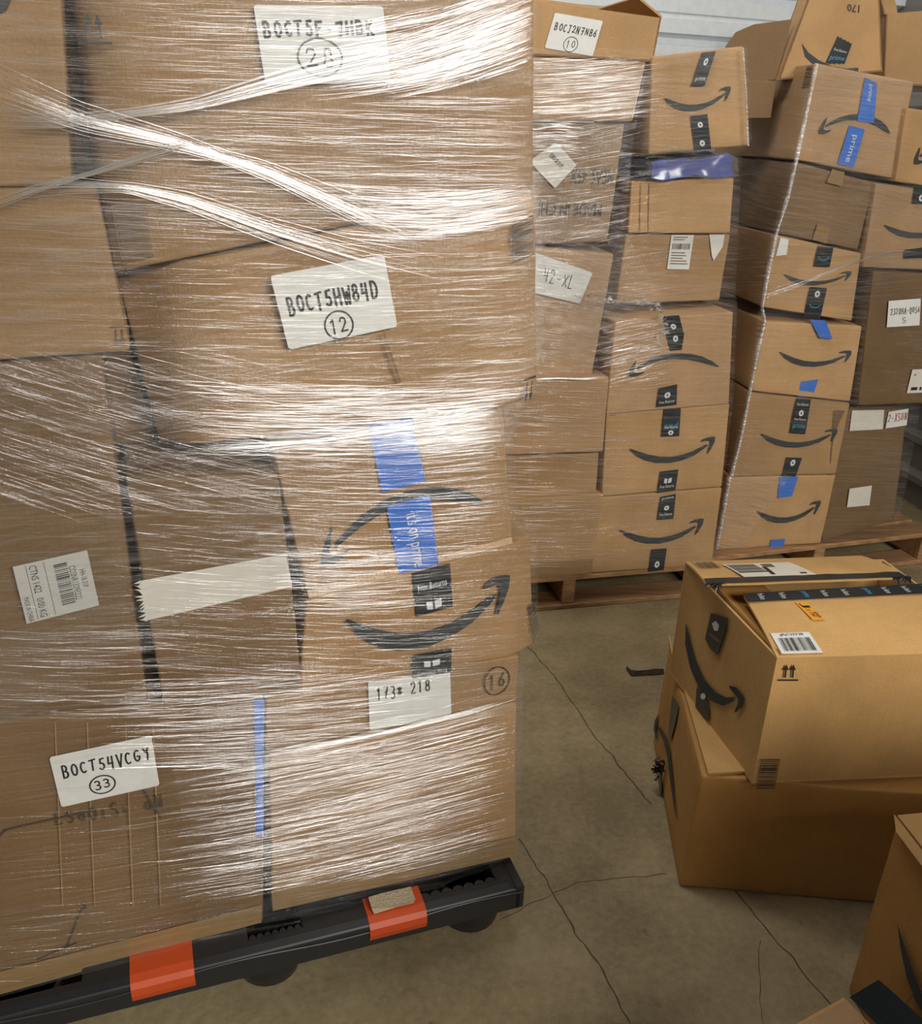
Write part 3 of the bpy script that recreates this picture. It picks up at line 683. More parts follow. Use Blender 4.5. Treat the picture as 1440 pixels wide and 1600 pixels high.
vs, fs = lump(1.03, 2); mesh('clear_bag', vs, fs, film('clear_bag_film', .08, .3, .6, .8, .08), t, True, [(v.x*3, v.z*3) for v in vs])
# open carton on top with paper 10
def open_box(lab, quad, plane, inset, depth, mat, flaps, group=None, nin=None, name='open_cardboard_box', th=.005, floor_in=True):
    """a carton without its lid: four walls, a bottom and flaps; flaps: list of (edge, length, lift angle)"""
    nin = nin or -plane.n
    TL, TR, BR, BL = [plane.at(x, y, inset) for x, y in quad]
    t = thing(name, lab, 'box', (BL+BR)/2+nin*depth/2, group)
    D_ = nin*depth
    def panel(nm, a, b, c, d, out):
        k = out*th; vs = [a, b, c, d, a-k, b-k, c-k, d-k]
        o = mesh(nm, vs, [[0, 1, 2, 3], [7, 6, 5, 4], [0, 4, 5, 1], [1, 5, 6, 2], [2, 6, 7, 3], [3, 7, 4, 0]], mat, t); return o
    ax = (TR-TL).normalized()
    panel('side_panel', TL, TR, BR, BL, -nin); panel('side_panel', TR, TR+D_, BR+D_, BR, ax); panel('side_panel', TL+D_, TL, BL, BL+D_, -ax); panel('side_panel', TR+D_, TL+D_, BL+D_, BR+D_, nin)
    panel('bottom_panel', BL, BR, BR+D_, BL+D_, V((0, 0, -1)))
    E_ = {'front': (TL, TR, -nin), 'back': (TR+D_, TL+D_, nin), 'left': (TL+D_, TL, -ax), 'right': (TR, TR+D_, ax)}
    for e, ln, an in flaps:
        a, b, out = E_[e]; dr = (out*cos(radians(an))+V((0, 0, 1))*sin(radians(an)))*ln
        sk = (b-a).normalized()*.012
        c, d = b+dr-sk, a+dr+sk; nn = (b-a).cross(dr).normalized()
        vs = [a, b, c, d]+[p+nn*th for p in (a, b, c, d)]
        mesh('flap', vs, [[0, 1, 2, 3], [7, 6, 5, 4], [0, 4, 5, 1], [1, 5, 6, 2], [2, 6, 7, 3], [3, 7, 4, 0]], mat, t)
    return t, Lift(plane, inset)
t, f = open_box('open carton carrying the white paper marked 10 at the top of the middle stack', [(770, -8), (1033, 28), (1020, 96), (770, 84)], PM, .012, .42, KRAFTW, [('back', .07, 70), ('right', .08, 150), ('left', .1, 60)], GM)
fr, lb = label(f, [(866, 20), (941, 33), (925, 88), (850, 75)], t); hand(sub(fr, rect(.08, .25, .95, .48)), 'BOCJ2N7N86', lb, .0028)
hand(sub(fr, rect(.40, .66, .58, .9)), '10', lb, .002, circle=True)

# ---------------------------------------------------------------- the far stack
PR = Plane(onz(1120, 858, .13), 10.0)
PS = Plane(onz(1285, 850, .13), 11.0)
GR = 'cartons on the far pallets'
_ra = V((cos(radians(17)), sin(radians(17)), 0)); _ro = onz(1440, 834, .13)
wood_pallet('wooden pallet under the far stack by the ribbed wall', V((_ro.x, _ro.y, 0))+_ra*.06-_ra*1.0, 17, 1.0, .8, .13)
t, f = carton('bottom carton of the far stack with crumpled shiny film and a scrap of blue tape', PR, [(1142, 746), (1306, 742), (1282, 849), (1121, 859)], .6, mat=KRAFTW, group=GR)
smile(Fr(f, [(1182, 785), (1282, 782), (1276, 815), (1181, 818)]), t)
tape(f, [(1204, 843), (1226, 841), (1222, 855), (1200, 857)], t, BLUET)
tape(f, [(1217, 745), (1246, 744), (1236, 775), (1214, 778)], t, BLUET)
t, f = carton('far-stack carton second from the bottom, its black tape showing blue lettering', PR, [(1173, 613), (1328, 630), (1306, 741), (1144, 745)], .6, mat=KRAFTW, group=GR)
smile(Fr(f, [(1187, 664), (1308, 670), (1305, 700), (1188, 698)]), t)
tape(f, [(1243, 622), (1266, 623), (1257, 678), (1233, 676)], t, BTAPE, [('text', .12, .2, 'Free Returns'), ('dot', .32, .5, ''), ('text', .55, .62, 'Free Returns'), ('prime', .7, .88, '')]); tape(f, [(1228, 714), (1252, 715), (1242, 744), (1220, 744)], t, BTAPE, [('dot', .1, .45, '')])
tape(f, [(1250, 596), (1277, 592), (1268, 620), (1245, 619)], t, BLUET, [], OFF*2)
t, f = carton('third carton from the bottom of the far stack, its logo running under shiny film', PR, [(1196, 502), (1347, 510), (1328, 628), (1174, 611)], .6, -.006, KRAFTW, GR)
smile(Fr(f, [(1216, 536), (1330, 548), (1326, 576), (1217, 570)]), t)
t, f = carton('far-stack carton with two black tape strips above and below its logo', PR, [(1213, 367), (1346, 396), (1331, 502), (1192, 480)], .6, .004, KRAFTW, GR)
smile(Fr(f, [(1223, 418), (1330, 424), (1326, 446), (1225, 445)]), t)
tape(f, [(1277, 384), (1301, 386), (1295, 417), (1270, 416)], t, BTAPE, [('arc', .4, .7, '')]); tape(f, [(1265, 448), (1291, 450), (1280, 498), (1254, 496)], t, BTAPE, [('dot', .1, .32, ''), ('arc', .5, .65, '')])
tape(f, [(1261, 498), (1285, 499), (1296, 528), (1276, 526)], t, BLUET, [], OFF*8)
pxpoly('label', f, [(1218, 371), (1231, 374), (1228, 398), (1211, 400)], WHITE, t, OFF*1.5)  # white corner patch: bright film reflection painted on, no paper label
t, f = carton('leaning plain carton under the blue-taped carton of the far stack', PR, [(1247, 254), (1366, 285), (1340, 390), (1216, 366)], .6, .004, KRAFTD, GR)
tape(f, [(1299, 264), (1318, 269), (1314, 291), (1290, 285)], t, CLEART); tape(f, [(1276, 350), (1296, 355), (1290, 380), (1268, 374)], t, CLEART)
bars(Fr(Lift(PR, .006), [(1208, 330), (1217, 333), (1212, 360), (1202, 356)], .004), t, n=10, vert=True, frame=True, mat=FADED) if False else None
t, f = carton('arrow-logo carton with two strips of blue tape at the top of the far stack', PR, [(1276, 99), (1428, 128), (1397, 280), (1245, 250)], .6, mat=KRAFTL, group=GR)
smile(Fr(f, [(1385, 222), (1278, 208), (1286, 168), (1398, 188)]), t)
tape(f, [(1350, 121), (1369, 130), (1364, 192), (1338, 189)], t, BLUET, [('down', .1, .5, 'prime')]); tape(f, [(1326, 196), (1350, 202), (1332, 262), (1307, 256)], t, BLUET, [('down', .2, .9, 'prime')])
# side faces of that column carry marks too
def side_face(plane, px, inset=0):
    p = plane.at(*px, inset); return Plane(p, math.degrees(atan2(plane.a.y, plane.a.x))-90)
sf = side_face(PR, (1276, 99))
bars(Fr(sf, [(1262, 104), (1272, 101), (1266, 136), (1254, 138)], .004), t, n=12, vert=True, frame=True, mat=INK)
uparrows(Fr(sf, [(1243, 241), (1234, 241), (1236, 226), (1245, 226)], .004), t)
# right column of the far stack
t, f = carton('large carton with a pale label and red scrawl, on the wooden pallet by the wall', PS, [(1302, 640), (1418, 639), (1397, 813), (1284, 846)], .5, .0, KRAFTD, GR)
label(f, [(1330, 641), (1380, 640), (1378, 670), (1326, 673)], t, CREAM, round_=False); fr, lb = label(f, [(1387, 643), (1418, 638), (1415, 664), (1382, 669)], t, WHITE, round_=False)
hand(sub(fr, rect(.05, .15, .95, .7)), '2-XSUN', lb, .003, mat=plain('red_marker', (.35, .05, .05), .6)); label(f, [(1326, 763), (1361, 758), (1357, 789), (1322, 792)], t, CREAM, round_=False)
t, f = carton('tall carton with a square white paper note of handwritten numbers', PS, [(1364, 424), (1500, 430), (1500, 628), (1340, 634)], .5, -.02, KRAFTD, GR)
fr, lb = label(f, [(1387, 470), (1437, 466), (1435, 508), (1384, 511)], t, round_=False); hand(sub(fr, rect(.08, .28, .98, .55)), '2320HA-0056', lb, .0022); hand(sub(fr, rect(.45, .65, .58, .9)), 'S', lb, .002)
fr, lb = label(f, [(1424, 577), (1470, 575), (1465, 612), (1415, 614)], t, CREAM, round_=False); bars(sub(fr, rect(.1, .75, .9, .88)), lb, n=3); bars(sub(fr, rect(.1, .2, .9, .25)), lb, n=3, mat=FADED)
t, f = carton('carton with a cut-off arrow logo above the one with the square note', PS, [(1368, 286), (1520, 306), (1505, 424), (1348, 418)], .5, -.012, KRAFTL, GR)
smile(Fr(f, [(1380, 338), (1500, 340), (1500, 372), (1380, 372)]), t); tape(f, [(1428, 282), (1455, 284), (1450, 318), (1424, 318)], t, BTAPE, [('dot', .6, .9, '')])
tape(f, [(1412, 390), (1460, 384), (1460, 402), (1410, 404)], t, BTAPE)
t, f = carton('carton at the frame edge with a curl of arrow logo, beside the blue-taped one', PS, [(1416, 168), (1560, 190), (1550, 306), (1398, 284)], .5, -.02, KRAFTW, GR)
smile(Fr(f, [(1530, 262), (1427, 256), (1430, 216), (1535, 222)]), t)
# open cartons lying on top of the far stack
PT = Plane(PR.at(1276, 99, .12), 8)
t, f = open_box('upended open carton with black tape and the inverted number 170 on the far stack', [(1276, -40), (1372, -40), (1378, 112), (1216, 125)], PT, .0, .07, KRAFTW, [('right', .04, 60)], GR)
pxpoly('arrow_logo', f, [(1252, 68), (1262, 82), (1278, 94), (1298, 103), (1322, 107), (1340, 106), (1340, 112), (1318, 114), (1294, 111), (1272, 103), (1257, 88)], LOGO, t); printed(Fr(f, [(1341, 20), (1323, 17), (1323, 6), (1342, 8)]), '170', t, INK)
tape(f, [(1308, 56), (1330, 68), (1318, 100), (1288, 100)], t, BTAPE, [('text', .4, .5, 'Free Returns'), ('prime', .66, .9, '')], torn=True)
q = [f.at(1213, 120), f.at(1237, 32), f.at(1150, 48), f.at(1128, 75), f.at(1128, 118)]
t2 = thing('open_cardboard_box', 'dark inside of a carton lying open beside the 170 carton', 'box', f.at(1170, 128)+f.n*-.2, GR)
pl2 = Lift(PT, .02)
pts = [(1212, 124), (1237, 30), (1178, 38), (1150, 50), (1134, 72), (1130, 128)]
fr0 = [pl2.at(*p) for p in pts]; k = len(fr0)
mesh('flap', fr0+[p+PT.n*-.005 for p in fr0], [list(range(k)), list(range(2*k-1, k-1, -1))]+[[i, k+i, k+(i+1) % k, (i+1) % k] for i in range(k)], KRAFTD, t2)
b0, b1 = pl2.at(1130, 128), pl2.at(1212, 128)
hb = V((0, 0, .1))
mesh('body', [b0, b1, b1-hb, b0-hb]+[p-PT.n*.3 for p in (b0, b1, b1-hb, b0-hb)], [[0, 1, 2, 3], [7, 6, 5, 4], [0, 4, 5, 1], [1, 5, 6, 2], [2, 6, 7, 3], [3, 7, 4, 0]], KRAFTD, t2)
t, f = open_box('carton with raised flap at the frame edge on top of the far stack', [(1384, 22), (1520, 10), (1520, 140), (1380, 130)], PT, .06, .4, KRAFTW, [('left', .05, 70), ('back', .12, 60)], GR)

# ---------------------------------------------------------------- cartons in front of the far stack
PF2 = Plane(onz(1060, 1386), -4)
ax2 = V((cos(radians(-4)), sin(radians(-4)), 0)); n2 = -PF2.n
c0 = onz(1060, 1386); h2 = .306
f2q = lambda u, z: V((c0.x, c0.y, 0))+ax2*(u*.62)+V((.006*z/h2, -.008*z/h2, z))
def f2f(u, v): return f2q(u, h2*(1-v)+.004*sin(u*9)*(1-v)) + V((0, 0, .001))
t = thing('cardboard_box', 'large carton on the concrete floor under the taped open carton', 'box', V((c0.x, c0.y, 0))+ax2*.31+n2*.25, 'loose cartons on the floor')
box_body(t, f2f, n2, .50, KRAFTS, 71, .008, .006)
lf2 = Plane(V((c0.x, c0.y, 0)), -94)
smile(Fr(lf2, [(1021, 1118), (1052, 1130), (1062, 1270), (1036, 1290)], .004), t) if False else None
def left_pt(v, z, off=.004): return V((c0.x, c0.y, 0))+n2*v-ax2*off+V((.006*z/h2, -.008*z/h2, z))
LP = Flat(left_pt(0, 0, 0), left_pt(.4, 0, 0), left_pt(0, .3, 0))
_p = lambda q: [(1000+x*.2626, 1000+y*.2626) for x, y in q]
lo_ = [LP.at(x, y, -.004) for x, y in _p([(100, 520), (135, 590), (162, 700), (178, 850), (198, 980), (213, 1065)])]
hi_ = [LP.at(x, y, -.004) for x, y in _p([(112, 513), (152, 580), (176, 660), (190, 790), (200, 930), (216, 1065)])]
hd_ = [LP.at(x, y, -.004) for x, y in _p([(107, 440), (86, 480), (79, 530), (92, 592), (99, 585), (93, 525), (103, 470)])]
mesh('arrow_logo', lo_+hi_+hd_, [[i, i+1, 7+i, 6+i] for i in range(5)]+[[12, 13, 17, 18], [13, 14, 16, 17], [14, 15, 16]], LOGO, t)
mesh('tape', [LP.at(x, y, -.004) for x, y in _p([(190, 330), (228, 395), (208, 500), (180, 595), (164, 560)])], [[0, 1, 2, 3, 4]], BTAPE, t)
mesh('tape', [LP.at(x, y, -.004) for x, y in _p([(108, 780), (124, 840), (130, 900), (122, 935), (95, 930)])], [[0, 1, 2, 3, 4]], BTAPE, t)
# bent top flap of that carton, standing out over the gap
fl = [left_pt(.0, h2+.004, -.012), left_pt(.30, h2+.008, -.004), left_pt(.30, h2+.010, -.11), left_pt(.015, h2+.012, -.13)]
mesh('flap', fl+[p+V((0, 0, .005)) for p in fl], [[3, 2, 1, 0], [4, 5, 6, 7], [0, 1, 5, 4], [1, 2, 6, 5], [2, 3, 7, 6], [3, 0, 4, 7]], KRAFTF, t)
fl = [left_pt(.33, h2, .0), left_pt(.49, h2, .002), left_pt(.485, h2+.035, .010), left_pt(.36, h2+.012, .006)]
mesh('flap', fl+[p+ax2*.005 for p in fl], [[3, 2, 1, 0], [4, 5, 6, 7], [0, 1, 5, 4], [1, 2, 6, 5], [2, 3, 7, 6], [3, 0, 4, 7]], KRAFTF, t)
vs, fs = [], []
for i in range(26):                                           # torn end of tape curling off the side, down by the floor
    c = left_pt(.30+random.uniform(-.012, .012), .075+random.uniform(-.03, .03), .012+random.uniform(0, .012)); k = len(vs)
    vs += [c+V([random.uniform(-.014, .014) for _ in range(3)]) for _ in range(3)]; fs.append([k, k+1, k+2])
mesh('torn_tape_end', vs, fs, BTAPE, t)

# taped open carton
z0, z1 = .319, .605
FL, FT = V((.594, 1.424, z0)), V((.5945, 1.4245, z1))
a1 = V((cos(radians(6)), sin(radians(6)), 0)); dl = V((-.086, .388, 0))
wd = .47
t = thing('cardboard_box', 'taped carton with half-open lid flaps and a barcode sticker, lying on the floor carton', 'box', FL+a1*wd/2+dl/2, 'loose cartons on the floor')
th = .006
def panel(nm, a, b, c, d, mat=KRAFTF, tt=None, thick=th, nseg=1):
    nn = (b-a).cross(d-a).normalized(); vs = [a, b, c, d]+[p-nn*thick for p in (a, b, c, d)]
    return mesh(nm, vs, [[0, 1, 2, 3], [7, 6, 5, 4], [0, 4, 5, 1], [1, 5, 6, 2], [2, 6, 7, 3], [3, 7, 4, 0]], mat, tt or t)
_s = -.0005
panel('side_panel', FT, FT+a1*wd, FL+a1*wd, FL, thick=-th); panel('side_panel', FT+dl, FT, FL, FL+dl, thick=-th); panel('side_panel', FT+a1*wd+dl, FT+dl, FL+dl, FL+a1*wd+dl, thick=-th); panel('side_panel', FT+a1*wd, FT+a1*wd+dl, FL+a1*wd+dl, FL+a1*wd, thick=-th)
panel('bottom_panel', FL, FL+a1*wd, FL+a1*wd+dl, FL+dl)
B1 = FT+dl+V((0, 0, -.004)); up = V((0, 0, 1))
fA, fB = FT+V((0, 0, .001)), FT+a1*wd+V((0, 0, .001))
def curve_flap(nm, hA, hB, eA, eB, bow, mat, rows=8, seed=0):
    vs = []
    for j in range(rows+1):
        s = j/rows
        for i in range(13):
            u = i/12; p = (hA*(1-u)+hB*u)*(1-s)+(eA*(1-u)+eB*u)*s
            p = p+up*(bow*4*s*(1-s)+.0022*NZ.noise(p*14+V((seed, 0, 0)))*min(1, 3*s)); vs.append(p)
    n_ = len(vs); fs = [[j*13+i, j*13+i+1, (j+1)*13+i+1, (j+1)*13+i] for j in range(rows) for i in range(12)]
    fs += [[n_+q for q in reversed(f)] for f in fs]
    vs += [p-up*.005 for p in vs]
    rim = [i for i in range(12)]
    per = list(range(13))+[j*13+12 for j in range(1, rows+1)]+[rows*13+i for i in range(11, -1, -1)]+[j*13 for j in range(rows-1, 0, -1)]
    fs += [[per[(i+1) % len(per)], per[i], n_+per[i], n_+per[(i+1) % len(per)]] for i in range(len(per))]
    o = mesh(nm, vs, fs, mat, t, False)
    return lambda u, s: (hA*(1-u)+hB*u)*(1-s)+(eA*(1-u)+eB*u)*s+up*(bow*4*s*(1-s)+.0016), o
eA = onz(1162, 930, .626); eB = onz(1462, 914, .620)
ff1, fo1 = curve_flap('flap', fA, fB+a1*.02, eA, eB, .003, KRAFTF, 8, 3)
bA = B1+V((0, 0, .006)); bB = onz(1345, 868, .606)
gA = onz(1104, 913, .648); gB = onz(1421, 902, .628)
ff2, fo2 = curve_flap('flap', bB, bA, gB, gA, .004, KRAFTF, 8, 9)
class Sf:
    def __init__(s, f, o=.0006): s.f = f; s.n = up; s.off = 0; s.q = None; s.o = o
    def at(s, u, v, lift=0): return s.f(u, v)+up*(lift+s.o)
# tape torn along both edges
tp = sheet('tape', Sf(lambda u, v: ff1(-.005+1.0*u, 1.015-.17*v)), BTAPE, t, .001, None, 12)
fr = Sf(lambda u, v: ff1(u, .995-.135*v), .0024)
for i in range(9):
    u = .06+i*.105
    tx = 'prime' if i in (2, 5, 8) else 'Free Returns'
    printed(fr, tx, tp, TBLUE if tx == 'prime' else TWHITE, 'tape_print', (u, .12, u+(.03 if tx != 'prime' else .04), .92), True)
tp2 = sheet('tape', Sf(lambda u, v: ff2(.02+.98*u, 1.02-.17*v-.06*NZ.noise(V((u*9, 0, 3)))*v)), BTAPE, t, .001, None, 16)
vs, fs = [], []
for i in range(40):                                           # shredded tape ends
    u = random.choice([random.uniform(.93, 1), random.uniform(.0, .08)]) ; c = ff2(u, 1.0)+up*.001; k = len(vs)
    dr = V((random.uniform(-.02, .02), random.uniform(-.03, .0), random.uniform(-.018, .004)))
    sd = V((random.uniform(-.004, .004), .003, 0)); vs += [c-sd, c+sd, c+dr]; fs.append([k, k+1, k+2])
mesh('torn_tape_end', vs, fs, BTAPE, t)
fr = Sf(lambda u, v: ff2(1-(.16+.36*u+.035*v), .30+.55*v)); lb = sheet('shipping_label', fr, plain('cream_label', (.70, .66, .56), .5), t, .0012, None, 4)
for i in range(7): sheet('print', Sf(lambda u, v, i=i: ff2(1-(.16+.36*(.03+.40*u)+.035*(.1+.11*i)), .30+.55*(.1+.11*i+.07*v))), INK if i % 2 else FADED, lb, .0018, None, 2) if i < 6 else None
sheet('print', Sf(lambda u, v: ff2(1-(.16+.36*(.50+.16*u)+.035*.3), .30+.55*(.12+.25*v))), FADED, lb, .0018, None, 2); sheet('print', Sf(lambda u, v: ff2(1-(.16+.36*(.45+.06*u)+.035*.5), .30+.55*(.35+.55*v))), INK, lb, .0018); sheet('print', Sf(lambda u, v: ff2(1-(.16+.36*(.86+.09*u)+.035*.5), .30+.55*(.82+.08*v))), INK, lb, .0018)
fr = Sf(lambda u, v: ff2(1-(.02+.12*u), .10+.34*v)); bars(fr, t, n=16, mat=INK, frame=False)
# orange sticker and barcode label on the front flap
fr = Sf(lambda u, v: ff1(.215+.055*u+.02*v, .80-.30*v)); lb = sheet('orange_sticker', fr, ORANGEL, t, .001, None, 3)
fr.o = .0024; printed(fr, 'J', lb, INK, 'print', (.15, .08, .8, .35), True); printed(fr, '3 1W', lb, INK, 'print', (.25, .45, .55, .85), True); printed(fr, '00', lb, INK, 'print', (.6, .6, .9, .9), True)
fr = Sf(lambda u, v: ff1(.018+.165*u+.004*v, .325-.295*v)); lb = sheet('barcode_label', fr, WHITE, t, .001, None, 3)
fr.o = .0024; bars(Sf(lambda u, v: ff1(.018+.165*(.1+.8*u)+.003, .325-.295*(.28+.62*v)), .0024), lb, n=34); printed(fr, 'gRjC33Y38', lb, INK, 'print', (.2, .06, .8, .2))
# marks on the front
FP = Flat(FT, FL, FL+a1*wd)
uparrows(Fr(FP, [(1219, 1036), (1246, 1036), (1245, 1062), (1215, 1062)], .004), t)
bars(Fr(FP, [(1188, 1184), (1217, 1184), (1208, 1230), (1180, 1230)], .004), t, n=24, vert=True, frame=True)
# side
SP = Flat(FT, FL, FL+dl)
smile(Fr(SP, [(1062, 940), (1172, 1062), (1150, 1112), (1062, 1100)], .004), t) if False else None
def spt(u, v): return (FT*(1-v)+FL*v)+dl*(1-u)+SP.n*.004
class LS:
    n = None
    def __init__(s, f): s.f = f; s.n = SP.n; s.off = 0
    def at(s, u, v, lift=0): return s.f(u, v)+SP.n*lift
k_ = LS(lambda u, v: SP.at(*[1066+(1168-1066)*u + (-4)*v, 972+(1062-972)*u+(1088-1010)*v*.62], -.004))
_S = [(1071, 975), (1079, 1010), (1093, 1050), (1112, 1083), (1130, 1098), (1146, 1100)]
up_e = [(1072, 975), (1077, 1000), (1086, 1032), (1100, 1062), (1118, 1082), (1134, 1090), (1147, 1089)]
lo_e = [(1071, 975), (1073, 1003), (1081, 1040), (1095, 1072), (1113, 1091), (1132, 1099), (1146, 1096)]
A_ = [SP.at(x, y, -.0045) for x, y in up_e]; B_ = [SP.at(x-(3 if i not in (0, 6) else 0), y+(4 if i not in (0, 6) else 0), -.0045) for i, (x, y) in enumerate(lo_e)]
h_ = [(1139, 1071), (1150, 1074), (1160, 1086), (1163, 1093), (1158, 1104), (1149, 1114), (1147, 1111), (1152, 1100), (1153, 1092), (1146, 1083), (1139, 1075)]
H_ = [SP.at(x, y, -.0045) for x, y in h_]
vs = A_+B_+H_; fs = [[i, i+1, 7+i+1, 7+i] for i in range(6)]; m = len(H_); fs += [[14+i, 14+i+1, 14+m-2-i, 14+m-1-i] for i in range(m//2)]
mesh('arrow_logo', vs, fs, LOGO, t)
tb = mesh('tape', [SP.at(x, y, -.005) for x, y in ((1110, 958), (1137, 966), (1133, 985), (1120, 1024), (1108, 1012), (1101, 998))], [[0, 1, 2, 3, 4, 5]], BTAPE, t)
mesh('tape_print', [SP.at(x, y, -.0055) for x, y in ((1112, 974), (1118, 970), (1123, 977), (1121, 986), (1115, 985))], [[0, 1, 2, 3, 4]], TWHITE, tb)
mesh('tape_print', [SP.at(x, y, -.0055) for x, y in ((1108, 988), (1124, 1000), (1122, 1004), (1107, 992))], [[0, 1, 2, 3]], FADED, tb)
tb = mesh('tape', [SP.at(x, y, -.005) for x, y in ((1088, 1072), (1106, 1098), (1108, 1128), (1100, 1122), (1086, 1104))], [[0, 1, 2, 3, 4]], BTAPE, t)
mesh('tape_print', [SP.at(1098+4*cos(i*pi/5), 1088+5*sin(i*pi/5), -.0055) for i in range(10)], [list(range(10))], TWHITE, tb)
# left inner flap sagging into the carton
lA, lB = FT+V((0, 0, .004)), FT+dl+V((0, 0, .004))
lA, lB = FT+dl*.015+a1*.008, FT+dl*.985+a1*.008
fl = [lA, lB, lB+a1*.16-dl*.04-V((0, 0, .045)), lA+a1*.16+dl*.05-V((0, 0, .05))]
panel('inner_flap', fl[0], fl[1], fl[2], fl[3], KRAFTS)

# carton at the frame edge, bottom
K = V((.7855, 1.2458, .40)); fd = V((sin(radians(7)), -cos(radians(7)), 0)); sd = V((cos(radians(7)), sin(radians(7)), 0))
Kb = V((.766, 1.216, 0.001))
t = thing('cardboard_box', 'carton with a bent top flap in the bottom corner of the picture beside the floor', 'box', V((Kb.x, Kb.y, 0))+fd*.3+sd*.2, 'loose cartons on the floor')
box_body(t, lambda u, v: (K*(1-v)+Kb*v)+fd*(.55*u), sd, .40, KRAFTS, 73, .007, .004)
KP = Flat(K, Kb, K+fd*.5)
pts = [(1406, 1442), (1418, 1478), (1432, 1520), (1448, 1560), (1470, 1600), (1460, 1602), (1436, 1566), (1422, 1530), (1412, 1486)]
pxpoly('arrow_logo', KP, pts, LOGO, t, .006)
vs, fs = ribbon([[(1, 0), (.4, .15), (0, .5), (.1, .75), (1, 1.1)]], .0015, Fr(KP, [(1414, 1556), (1450, 1545), (1450, 1595), (1414, 1590)], .005)); mesh('pen_mark', vs, fs, GREYPEN, t)
fl = [K+up*.002, K+fd*.55+up*.002, K+fd*.55+sd*.2+up*.035, K+fd*.02+sd*.2+up*.030]
panel('flap', *fl, KRAFTF)
fl = [K+up*.001-sd*.003, K+fd*.5+up*.001-sd*.003, K+fd*.48-sd*.016-up*.012, K+fd*.03-sd*.014-up*.010]
panel('flap', *fl, KRAFTF)
# open carton under it
Q = onz(1322, 1563, .2); fd4 = V((sin(radians(-22)), -cos(radians(-22)), 0)); ld = (onz(1255, 1601, .2)-Q); ld = ld.normalized()
t = thing('cardboard_box', 'corner of an open carton peeking over the bottom edge of the picture', 'box', V((Q.x, Q.y, 0))+ld*.2-V((0, .2, 0)), 'loose cartons on the floor')
d4 = V((ld.y, -ld.x, 0)); d4 = d4 if d4.y < 0 else -d4
qa, qb = Q, Q+ld*.4
z_ = lambda p, z: V((p.x, p.y, z))
panel('side_panel', z_(qa, .2), z_(qb, .2), z_(qb, .001), z_(qa, .001), KRAFTF, t); panel('side_panel', z_(qa, .2), z_(qa+d4*.4, .2), z_(qa+d4*.4, .001), z_(qa, .001), KRAFTF, t)
panel('side_panel', z_(qb+d4*.4, .2), z_(qb, .2), z_(qb, .001), z_(qb+d4*.4, .001), KRAFTF, t); panel('side_panel', z_(qb+d4*.4, .2), z_(qa+d4*.4, .2), z_(qa+d4*.4, .001), z_(qb+d4*.4, .001), KRAFTF, t)
panel('flap', z_(qa, .202), z_(qb, .202), z_(qb+d4*.2-ld*.03, .212), z_(qa+d4*.2+ld*.05, .212), KRAFTL, t)
panel('flap', z_(qa, .204)-ld*.006, z_(qa+d4*.38, .204)-ld*.006, z_(qa+d4*.38, .25)-ld*.05, z_(qa+d4*.02, .25)-ld*.035, BTAPE, t)

# unseen tall carton, added to shade the floor cartons from the door light
t = thing('cardboard_box', 'tall unseen carton added past the bottom corner to shade the floor cartons', 'box', (1.24, .36, 0), 'loose cartons on the floor')
box_body(t, lambda u, v: V((.84+.80*u, .08, 1.0*(1-v)+.001)), V((0, 1, 0)), .56, KRAFTF, 91)

# torn strip on the floor
vs, fs = [], []
q = [onz(x, y, .004) for x, y in ((978, 1046), (985, 1052), (996, 1053), (1010, 1052), (1022, 1050), (1036, 1050))]
for i, p in enumerate(q):
    w = (.004, .012, .007, .008, .012, .009)[i]; vs += [p+V((0, w, random.uniform(0, .006))), p+V((0, -w, random.uniform(-.003, .004))), p+V((0, 0, .012))]
for i in range(5):
    for c in range(3): fs.append([3*i+c, 3*i+(c+1) % 3, 3*(i+1)+(c+1) % 3, 3*(i+1)+c])
fs += [[0, 2, 1], [15, 16, 17]]
o = mesh('cardboard_scrap', vs, fs, plain('dirty_scrap', (.06, .045, .03), .8)); o['label'] = 'dark torn strip of cardboard lying on bare concrete'; o['category'] = 'scrap'

